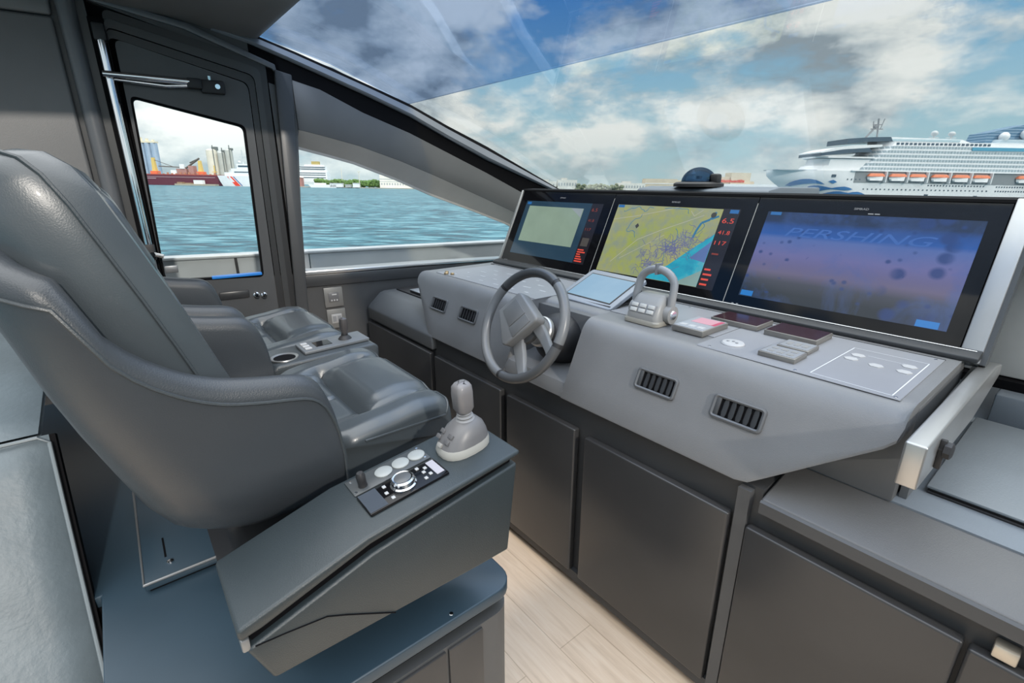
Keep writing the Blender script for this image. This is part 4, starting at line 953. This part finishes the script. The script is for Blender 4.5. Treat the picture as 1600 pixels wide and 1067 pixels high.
def emblem(poly, y_off, name, m_, par):
    bm2 = bmesh.new(); vv = [bm2.verts.new((x, 0, z)) for x, z in poly]; bm2.faces.new(vv)
    bmesh.ops.triangulate(bm2, faces=bm2.faces)
    for _ in range(3): bmesh.ops.subdivide_edges(bm2, edges=[e for e in bm2.edges if e.calc_length() > 2], cuts=1, use_grid_fill=True)
    bmesh.ops.triangulate(bm2, faces=bm2.faces)
    mm = M(); bm2.verts.index_update()
    mm.add([(v.co.x, hully(v.co.x, v.co.z)-y_off, v.co.z) for v in bm2.verts], [tuple(v.index for v in f.verts) for f in bm2.faces]); bm2.free()
    return mm.build(name, m_, par)
bluep = mat('ship emblem blue', (.03, .17, .42), .4)
emblem([(16.5, 10.1), (18.5, 12.6), (21.4, 14.2), (26, 15.4), (31.3, 15.6), (36, 14.8), (39.8, 13.4), (44.0, 11.2), (39, 12.0), (34.1, 12.0), (29, 11.6), (25.6, 10.9), (20.0, 9.6)], .5, 'wave_emblem', bluep, cs)
emblem([(30.6, 5.0), (31.4, 7.6), (32.7, 9.7), (36, 10.6), (39.8, 10.5), (44.5, 9.4), (49.6, 8.6), (54, 9.4), (59.5, 9.9), (63.4, 9.0), (66.5, 7.6), (63, 6.9), (59.5, 6.8), (54, 7.3), (49.6, 7.6), (46, 7.0), (42.6, 6.3), (39.8, 5.1), (35, 4.6)], .5, 'wave_emblem', bluep, cs)
emblem([(44.0, 3.4), (48, 4.8), (52, 5.8), (56.7, 6.1), (60, 5.4), (63.7, 4.9), (67, 5.6), (70.8, 5.9), (74, 5.2), (77.5, 3.8), (73, 3.2), (68.0, 2.9), (60, 2.6), (53.9, 3.0)], .5, 'wave_emblem', bluep, cs)
emblem([(45.4, 13.9), (48.9, 15.1), (52.4, 13.4), (49.6, 12.0)], .5, 'wave_emblem', bluep, cs)
M().box(4, 62, 5, 31, 22.4, 23.1).build('foredeck_rail', mat('ship grey edge', (.35, .40, .44), .5), cs)
def tier(x0, z0, z1, m_, name, y0=1.0, rake=0, x1=330, ch=8):
    q = M(); q.loft([[(x0+ch+r_, y0, z), (x1, y0, z), (x1, 36-y0, z), (x0+ch+r_, 36-y0, z), (x0+r_, 36-y0-9, z), (x0+r_, y0+9, z)] for z, r_ in ((z0, 0), (z1, rake))]); return q.build(name, m_, cs)
tier(30, 22.6, 26.4, W_, 'forward_house', 3, 3, 80); tier(36, 26.4, 32.0, W_, 'forward_house', 3, 1, 80); tier(33.5, 32.4, 33.6, W_, 'bridge_wing', 1, 0, 80)
q = M(); q.prism([(34.8, 33.6), (34.8, 36.0), (52, 39.0), (73.6, 40.6), (77, 37.4), (60, 36.6), (44, 34.8)], .6, 34, 'y'); q.build('bridge_windows', navy, cs)
q = M(); q.prism([(34.5, 36.0), (52, 39.0), (73.6, 40.6), (84, 41.5), (84, 43.2), (60, 42.3), (46, 40.2), (34.5, 37.0)], .9, 34, 'y'); q.build('bridge_roof', W_, cs)
for z0, z1, x0 in ((22.4, 25.76, 64), (25.76, 29.12, 67), (29.12, 32.48, 71), (32.48, 35.84, 75), (35.84, 39.2, 79), (39.2, 42.56, 83)):
    tier(x0, z0, z1, DK, 'balcony_deck', 0.2, 2.5)
tier(86, 42.56, 45.9, W_, 'upper_deck', 3, 1); 
q = M()
for k in range(22): q.box(97+k*3.6, 99+k*3.6, 2.4, 3.2, 43.4, 45.1)
q.build('upper_windows', navy, cs)
q = M(); q.prism([(56.7, 43.6), (56.7, 47.6), (75, 49.0), (91.9, 49.5), (94, 46.2), (75, 45.6)], 4, 32, 'y'); q.build('lounge_windows', navy, cs)
q = M(); q.prism([(56.5, 47.6), (75, 49.0), (92, 49.6), (152, 48.4), (160, 45.9), (92, 45.9), (94, 46.4), (91.9, 49.2), (75, 48.7)], 5, 31, 'y'); q.build('lounge_roof', W_, cs)
q = M(); q.box(92, 150, 4.2, 5, 46.4, 48.0); q.build('deck_screen', mat('ship pale glass', (.42, .56, .62), .3), cs)
M().box(158, 330, -.4, .3, 39.6, 42.2).build('glass_screen', tealg, cs)
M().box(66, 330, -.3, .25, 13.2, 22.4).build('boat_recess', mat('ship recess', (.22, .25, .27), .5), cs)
M().box(62, 330, -1.6, 0, 22.2, 23.0).build('promenade_edge', W_, cs)
for i, x in enumerate((75, 93.3, 109.8, 128.6, 146.2, 163.1, 200, 218)):
    bt_ = M(); bt_.loft([[(x+a, -3.2+b, z) for a, b in ((0.8+r_, 2), (2.5, 1.4-1.4*r_/1.2 if r_ < 1 else .6), (12.8, 0.2), (14.6-r_, 2), (12.8, 3.2), (2.5, 3.2))] for z, r_ in ((15.0, 1.6), (16.2, .4), (18.2, 0))]); lb = bt_.build('lifeboat', W_, cs)
    cn = M(); cn.loft([[(x+.8+r_, -3.0+r_*.3, z), (x+14.4-r_, -3.0+r_*.3, z), (x+14.4-r_, -.4, z), (x+.8+r_, -.4, z)] for z, r_ in ((18.2, 0), (19.6, .6), (20.6, 2))]); cn.build('canopy', mat('lifeboat orange', (.80, .22, .10), .5), lb)
    dv = M(); dv.box(x+15.2, x+15.9, -3.4, -.2, 13.6, 22.3); dv.build('davit', W_, cs)
for z, x0, x1, st in ((7.6, 75, 182, 3.6), (11.3, 129, 176, 2.6), (11.0, 187, 250, 2.2), (7.6, 187, 250, 2.2), (15.2, 60, 72, 3.4)):
    q = M(); x = x0
    while x < x1: q.box(x, x+.9, -.35, .1, z, z+1.0); x += st
    q.build('porthole_row', navy, cs)
for x, z in ((128, 3.2), (170, 2.6)): M().box(x, x+3, -.4, .1, z, z+1.6).build('hull_door', navy, cs)
M().box(47, 50.5, hully(48, 16)-.6, hully(48, 16)+2, 17.2, 19.4).build('hawse_opening', navy, cs)
def lines_mat(name, a, b_, per):
    m = bpy.data.materials.new(name); m.use_nodes = True; t = m.node_tree; b = t.nodes['Principled BSDF']
    tcn = nd('ShaderNodeTexCoord', t); s3 = nd('ShaderNodeSeparateXYZ', t); t.links.new(tcn.outputs['Object'], s3.inputs[0])
    f = mth(t, 'GREATER_THAN', mth(t, 'FRACT', mth(t, 'DIVIDE', s3.outputs[2], per)), .22); t.links.new(mixc(t, f, a, b_), b.inputs['Base Color']); b.inputs['Roughness'].default_value = .35; return m
q = M(); q.prism([(174.4, 43.5), (175, 49), (176.5, 54.6), (209, 62.0), (240, 66), (240, 43.5)], 9, 28, 'y'); q.build('funnel_house', lines_mat('funnel blue glazing', (.30, .42, .52), (.07, .17, .28), 2.2), cs)
tier(178, 45.9, 49.2, lines_mat('ship railing deck', (.70, .76, .80), (.40, .52, .60), 1.6), 'sun_deck', 4, 2, 330, 4)
for x, z, r_ in ((187, 51.3, 3.6), (205.4, 53.6, 4.2)):
    q = M(); q.ell((x, 6, z), (r_, r_, r_), 18, 12); q.box(x-1.2, x+1.2, 5, 7, 47, z-r_*.6); q.build('radome', W_, cs)
for x, z, h_ in ((131, 53.2, 2.2), (145.5, 53.0, 2.0)):
    q = M(); q.ell((x, 9, z), (2.6, 2.6, h_), 14, 10); q.tube([(x, 9, 47), (x, 9, z)], .5, 6); q.box(x-4, x+4, 8.5, 9.5, 49.8, 50.3); q.build('antenna_mast', mat('ship grey', (.52, .55, .57), .5), cs)
q = M(); q.tube([(79, 18, 48.5), (88, 18, 60)], .8, 6); q.tube([(90, 18, 48.5), (88, 18, 65)], .7, 6); q.box(83, 93, 17.5, 18.5, 56.5, 57.2); q.box(84, 92, 17.5, 18.5, 60, 60.6); q.tube([(85, 18, 57), (84, 18, 63)], .35, 5); q.tube([(91, 18, 57), (93, 18, 65)], .35, 5); q.ell((86.5, 18, 58.5), (1.6, 1.6, 1.4), 10, 8)
q.build('signal_mast', mat('mast grey', (.20, .22, .24), .5), cs)

# left shore and its ships
shore = M(); shore.box(-760, 760, 0, 60, -.5, 1.0); shore = shore.build('far_shore', mat('quay stone', (.34, .32, .27), .8, var=.2, vscale=.08)); tag(shore, 'low stone quay along the far side of the harbour', 'shore'); place(shore, 0, 742)
def siloset():
    for i, (x, wd) in enumerate(((-577, 10), (-567.5, 10), (-558, 10), (-548.8, 9))):
        t = far('storage_silo', ('tall blue-grey silo %s' % ('leftmost in the row behind the red ship', 'second from left in the row behind the red ship', 'third from left in the row behind the red ship', 'rightmost in the row behind the red ship')[i]), 'silo', x, 800, 'blue grey silos at left')
        q = M(); q.lathe([(4.8, 0), (4.8, 60), (3.5, 62), (.5, 62.5)], 20); q.build('barrel', mat('silo blue', (.22, .30, .40), .5, var=.1, vscale=.15), t)
        q = M(); q.box(-4.6, 4.6, -4.4, 4.4, 60.5, 62.8+(i == 0)*3.5); q.box(-1.5, 1.5, -1.5, 1.5, 62, 70-i*1.6); q.build('head_house', mat('silo cream', (.68, .62, .48), .6), t)
siloset()
for i, (x, r_, h_) in enumerate(((-462, 8.0, 51.5), (-447.5, 5.6, 48.0), (-436, 5.4, 52.0))):
    t = far('storage_silo', ('wide cream silo left of two grey ones, behind the white cutter', 'grey silo with pipes, between its two neighbours behind the cutter', 'slim grey silo at the right, behind the white cutter')[i], 'silo', x, 800, 'pale silos behind the cutter')
    q = M(); q.lathe([(r_, 0), (r_, h_), (r_*.6, h_+1.5), (.5, h_+2)], 20); q.build('barrel', mat('silo pale', (.62, .60, .52), .6, var=.1, vscale=.1) if i == 0 else mat('silo grey', (.40, .42, .40), .6, var=.15, vscale=.1), t)
    q = M(); q.tube([(r_*.7, -r_*.8, 0), (r_*.7, -r_*.8, h_+7)], .7, 6); q.box(r_*.2, r_*1.2, -2, 2, h_, h_+5-i); q.build('riser_pipe', mat('silo dark', (.13, .15, .15), .6), t)
# red dredger
dg_ = far('work_ship', 'dark red working ship with cranes moored in front of the silos', 'ship', -512, 712)
q = M(); q.loft([[(0+r_, 0, z), (104-r_*.3, 0, z), (110-r_*.3, 7, z), (104-r_*.3, 14, z), (r_, 14, z)] for z, r_ in ((-1, 4), (3, 2), (13.5, 0))]); q.build('hull', mat('maroon hull', (.105, .022, .04), .5), dg_)
q = M(); q.box(2, 100, -.15, .05, 10.6, 11.1); q.box(4, 18, -.2, .1, 8.4, 9.2); q.build('hull_marking', mat('hull line', (.45, .35, .38), .5), dg_)
q = M(); q.box(1, 106, 0.2, 13.8, 13.5, 14.6); q.build('deck_rail', mat('deck red', (.30, .06, .05), .6), dg_)
q = M(); q.box(46, 60, 3, 11, 13.5, 22); q.box(63, 70, 3, 11, 13.5, 26); q.build('deck_house', mat('deckhouse', (.38, .20, .18), .6), dg_)
q = M(); q.box(38, 47, 3, 11, 13.5, 20); q.box(52, 58, 2, 4, 22, 28); q.build('deck_house', W_, dg_)
yel = mat('crane yellow', (.62, .45, .14), .5)
for x, h_ in ((14, 36), (78, 33)):
    q = M(); q.loft([[(x-s_, 7-s_, z), (x+s_, 7-s_, z), (x+s_, 7+s_, z), (x-s_, 7+s_, z)] for s_, z in ((3.2, 13.5), (2.2, 22), (1.6, h_))]); q.build('crane_post', yel, dg_)
    q = M(); q.box(x-4.5, x+4.5, 3, 11, 13.5, 18.5); q.build('crane_base', mat('crane orange', (.75, .16, .07), .5), dg_)
q = M(); q.tube([(20, 7, 25), (62, 7, 23.5)], .7, 6); q.tube([(16, 7, 33), (40, 7, 24.5)], .4, 5); q.tube([(78, 7, 36), (57, 7, 22.5)], 1.2, 6); q.tube([(78, 7, 36), (64, 7, 30)], .8, 6); q.build('crane_boom', mat('crane dark', (.10, .09, .08), .6), dg_)
q = M(); q.tube([(97, 7, 14), (97, 7, 27)], .9, 6); q.box(94, 100, 6, 8, 18, 19); q.build('fore_mast', yel, dg_)
q = M()
for k in range(14): x = 22+k*5.9; q.box(x, x+2.2, .3, 1.5, 14, 15.2+random.random()*2.5)
q.build('deck_gear', mat('deck gear', (.45, .20, .12), .6), dg_)
bg_ = far('work_barge', 'low pale barge lying beside the red working ship', 'barge', -462, 700)
q = M(); q.box(0, 56, 0, 8, -.5, 2.2); q.build('hull', mat('barge hull', (.36, .33, .26), .7), bg_)
q = M(); q.box(26, 38, 1, 7, 2.2, 7.2); q.build('cabin', W_, bg_)
q = M(); q.box(3, 10, 1, 7, 2.2, 4.4); q.box(14, 22, 1, 7, 2.2, 3.6); q.build('cargo', mat('barge cargo', (.30, .20, .12), .7), bg_)
# white cutter with a red slash
cg = far('patrol_ship', 'white patrol ship with a red diagonal bow stripe seen through the door', 'ship', -404, 700)
q = M(); q.loft([[(xx, 4, z) for xx in (x0,)]+[(x0+18, -1, z), (90, -1, z), (90, 9, z), (x0+18, 9, z)] for z, x0 in ((-1, 7), (0, 6.2), (6, 3), (13.8, 0))]); q.build('hull', W_, cg)
def cgy(x, z): x0 = 6.2-z*.45; t = (x-x0)/18; return 4-5*min(1, max(0, t))
q = M(); q.add([(x, cgy(x, z)-.35, z) for x, z in ((15.5, 12.6), (22.5, 12.6), (33, .6), (26, .6))], [(0, 1, 2, 3)]); q.build('bow_stripe', mat('stripe red', (.78, .06, .03), .5), cg)
q = M(); q.add([(x, cgy(x, z)-.35, z) for x, z in ((24, 12.6), (25.4, 12.6), (36, .6), (34.5, .6))], [(0, 1, 2, 3)]); q.build('thin_stripe', mat('stripe blue', (.03, .08, .30), .5), cg)
q = M(); q.box(12, 42, 1, 7, 13.8, 18); q.box(22, 90, .5, 7.5, 13.8, 23); q.box(30, 80, 1, 7, 23, 29); q.build('superstructure', W_, cg)
q = M(); q.box(32, 80, .6, 1.1, 25.2, 27.2); q.box(26, 88, .1, .6, 18, 19.2); q.build('window_band', navy, cg)
q = M(); q.tube([(38, 4, 29), (38, 4, 47)], .7, 6); q.box(33, 43, 3.5, 4.5, 38, 38.8); q.ell((33, 4, 31), (2.2, 2.2, 2.2), 10, 8); q.tube([(46, 4, 29), (52, 4, 34)], 1.0, 6); q.box(18, 22, 3, 5, 18, 21); q.build('mast', mat('ship grey', (0, 0, 0)), cg)
# shore seen through the side window
fr_ = far('ferry', 'white ferry with a dark funnel beyond the trees', 'ferry', -345, 830)
q = M(); q.box(0, 46, 0, 15, 8, 24); q.box(4, 42, 1, 14, 24, 32); q.box(10, 38, 2, 13, 32, 34.5); q.build('decks', W_, fr_)
q = M(); q.box(21, 33, 4, 10, 34, 39.5); q.build('funnel', mat('funnel ochre', (.40, .32, .12), .6), fr_)
q = M(); [q.box(2, 44, -.2, .1, z, z+1.2) for z in (14, 18, 21, 27, 30)]; q.build('window_band', navy, fr_)
hs = far('shore_house', 'small red-brown building left of the far trees', 'building', -352, 800)
q = M(); q.box(0, 22, 0, 12, 1, 14); q.build('wall', mat('house red', (.40, .20, .18), .7), hs); q = M(); q.prism([(-1, 14), (11, 19), (23, 14)], -1, 13, 'y'); q.build('roof', mat('house roof', (.55, .50, .46), .7), hs)
def trees(name, label, s, D, L, h, n, m_, dep=10):
    random.seed(int(s)+500); q = M()
    for k in range(n):
        x = random.uniform(0, L); z = random.uniform(.25, 1)*h*(.90+.10*sin(x*.23)); r_ = random.uniform(1.5, 3.4)
        q.ell((x, random.uniform(0, dep), z), (r_, r_, r_*.8), 6, 4)
    o = q.build(name, m_, sharp=180); tag(o, label, 'trees', kind='stuff'); place(o, s, D)
leaf = mat('foliage', (.075, .15, .035), .8, var=.5, vscale=.25); leaf2 = mat('foliage grey', (.17, .20, .13), .8, var=.5, vscale=.25)
trees('tree_belt', 'belt of dense green trees along the shore beyond the side window', -305, 790, 112, 11.5, 900, leaf)
lb_ = far('low_boat', 'long low white boat moored at the left end of the tree belt', 'boat', -293, 735); q = M(); q.loft([[(r_, 0, z), (40, 0, z), (40, 6, z), (r_, 6, z)] for z, r_ in ((-.5, 4), (4.2, 0))]); q.build('hull', W_, lb_); q = M(); q.box(8, 24, 1, 5, 4.2, 6.4); q.build('cabin', W_, lb_)
random.seed(5)
for k in range(3):
    t = far('shore_shed', ('long white shed at the foot of the tree belt', 'small grey shed between two white ones below the trees', 'short white shed right of the grey one below the trees')[k], 'shed', (-262, -240, -229)[k], 735, 'sheds at the foot of the trees')
    q = M(); q.box(0, (18, 8, 9)[k], 0, 6, 1, (6.0, 4.4, 6.6)[k]); q.build('wall', (W_, mat('shed grey', (.42, .43, .42), .7), W_)[k], t); q = M(); q.box(-.5, (18.5, 8.5, 9.5)[k], -.5, 6.5, (6.0, 4.4, 6.6)[k], (6.6, 5, 7.2)[k]); q.build('roof', mat('shed roof', (.50, .50, .50), .6), t)
pm2 = far('light_mast', 'slim light mast standing among the far trees', 'mast', -220, 738); q = M(); q.tube([(0, 0, 0), (0, 0, 23)], .45, 6); q.box(-2, 2, -.5, .5, 22, 23); q.build('post', mat('mast pale', (.60, .58, .50), .6), pm2)
pm3 = far('light_mast', 'slim light mast behind the middle of the tree belt', 'mast', -262, 790); q = M(); q.tube([(0, 0, 0), (0, 0, 29)], .4, 6); q.build('post', mat('mast pale', (0, 0, 0)), pm3)
tk = far('terminal_block', 'white stepped terminal block at the right end of the trees', 'building', -199, 770)
q = M(); q.box(0, 20, 0, 20, 1, 23); q.box(20, 34, 0, 20, 1, 18); q.box(34, 56, 0, 20, 1, 12.5); q.build('wall', mat('terminal white', (.72, .72, .68), .6, var=.1, vscale=.1), tk)
q = M(); [q.box(2+k*4, 4+k*4, -.2, .2, 5, 8) for k in range(12)]; q.box(0, 20, -.2, .1, 13, 14); q.box(0, 34, -.2, .1, 9.6, 10.3); q.build('window_row', mat('terminal window', (.36, .40, .42), .5), tk)
q = M(); q.box(20, 33, 2, 16, 18, 20); q.box(3, 17, 2, 18, 23, 24.5); q.build('roof_unit', mat('terminal roof', (.55, .55, .52), .6), tk)
# ahead
for k, (s, L, h_) in enumerate(((42, 22, 14), (66, 28, 16.5), (152, 42, 13.5))):
    t = far('shore_building', ('low white building just right of the windshield frame', 'white flat-roofed building beside the distant dark trees ahead', 'long low white building left of the compass dome')[k], 'building', s, 740, 'low buildings ahead')
    q = M(); q.box(0, L, 0, 16, 1, h_); q.build('wall', mat('terminal white', (0, 0, 0)), t); q = M(); [q.box(1+i*4, 3+i*4, -.3, .1, h_*.5, h_*.75) for i in range(int(L/4))]; q.build('window_row', mat('terminal window', (0, 0, 0)), t)
    q = M(); q.box(L*.2, L*.5, 3, 12, h_, h_+2.5); q.build('roof_unit', mat('terminal roof', (0, 0, 0)), t)
trees('tree_line', 'line of dark trees on the far shore ahead of the screens', 92, 735, 70, 11, 150, leaf2)
trees('tree_cluster', 'small tree cluster at the windshield frame foot on the far shore', 20, 745, 44, 12, 80, leaf2)
tm = far('cruise_terminal', 'long beige terminal building left of the cruise ship', 'building', 193, 740)
q = M(); q.box(0, 46, 0, 20, 1, 20); q.box(46, 160, 6, 20, 1, 18.5); q.box(95, 150, 0, 20, 1, 24); q.box(122, 150, -2, 20, 1, 30); q.box(70, 190, -8, 0, 1, 14.4); q.build('wall', mat('terminal beige', (.62, .54, .42), .7, var=.06, vscale=.1), tm)
q = M(); q.box(0, 46, -.3, .1, 13, 14); q.box(66, 190, -8.6, -8, 10.6, 14.6); q.build('parapet', W_, tm)
q = M(); q.box(78, 84, -.6, 0, 17.8, 20); q.box(86, 92, -.6, 0, 17.8, 20); q.build('window_row', navy, tm)
q = M(); random.seed(2); [q.box(95+i*2.6, 97+i*2.6, -3, -2.1, 16.8, 19+random.random()*1.5) for i in range(18)]; q.build('red_sign', mat('sign red', (.62, .08, .05), .6), tm)
q = M(); q.lathe([(3, 1), (3, 26), (4.6, 27), (.3, 34)], 10, (66, -4)); q.build('turret', W_, tm)
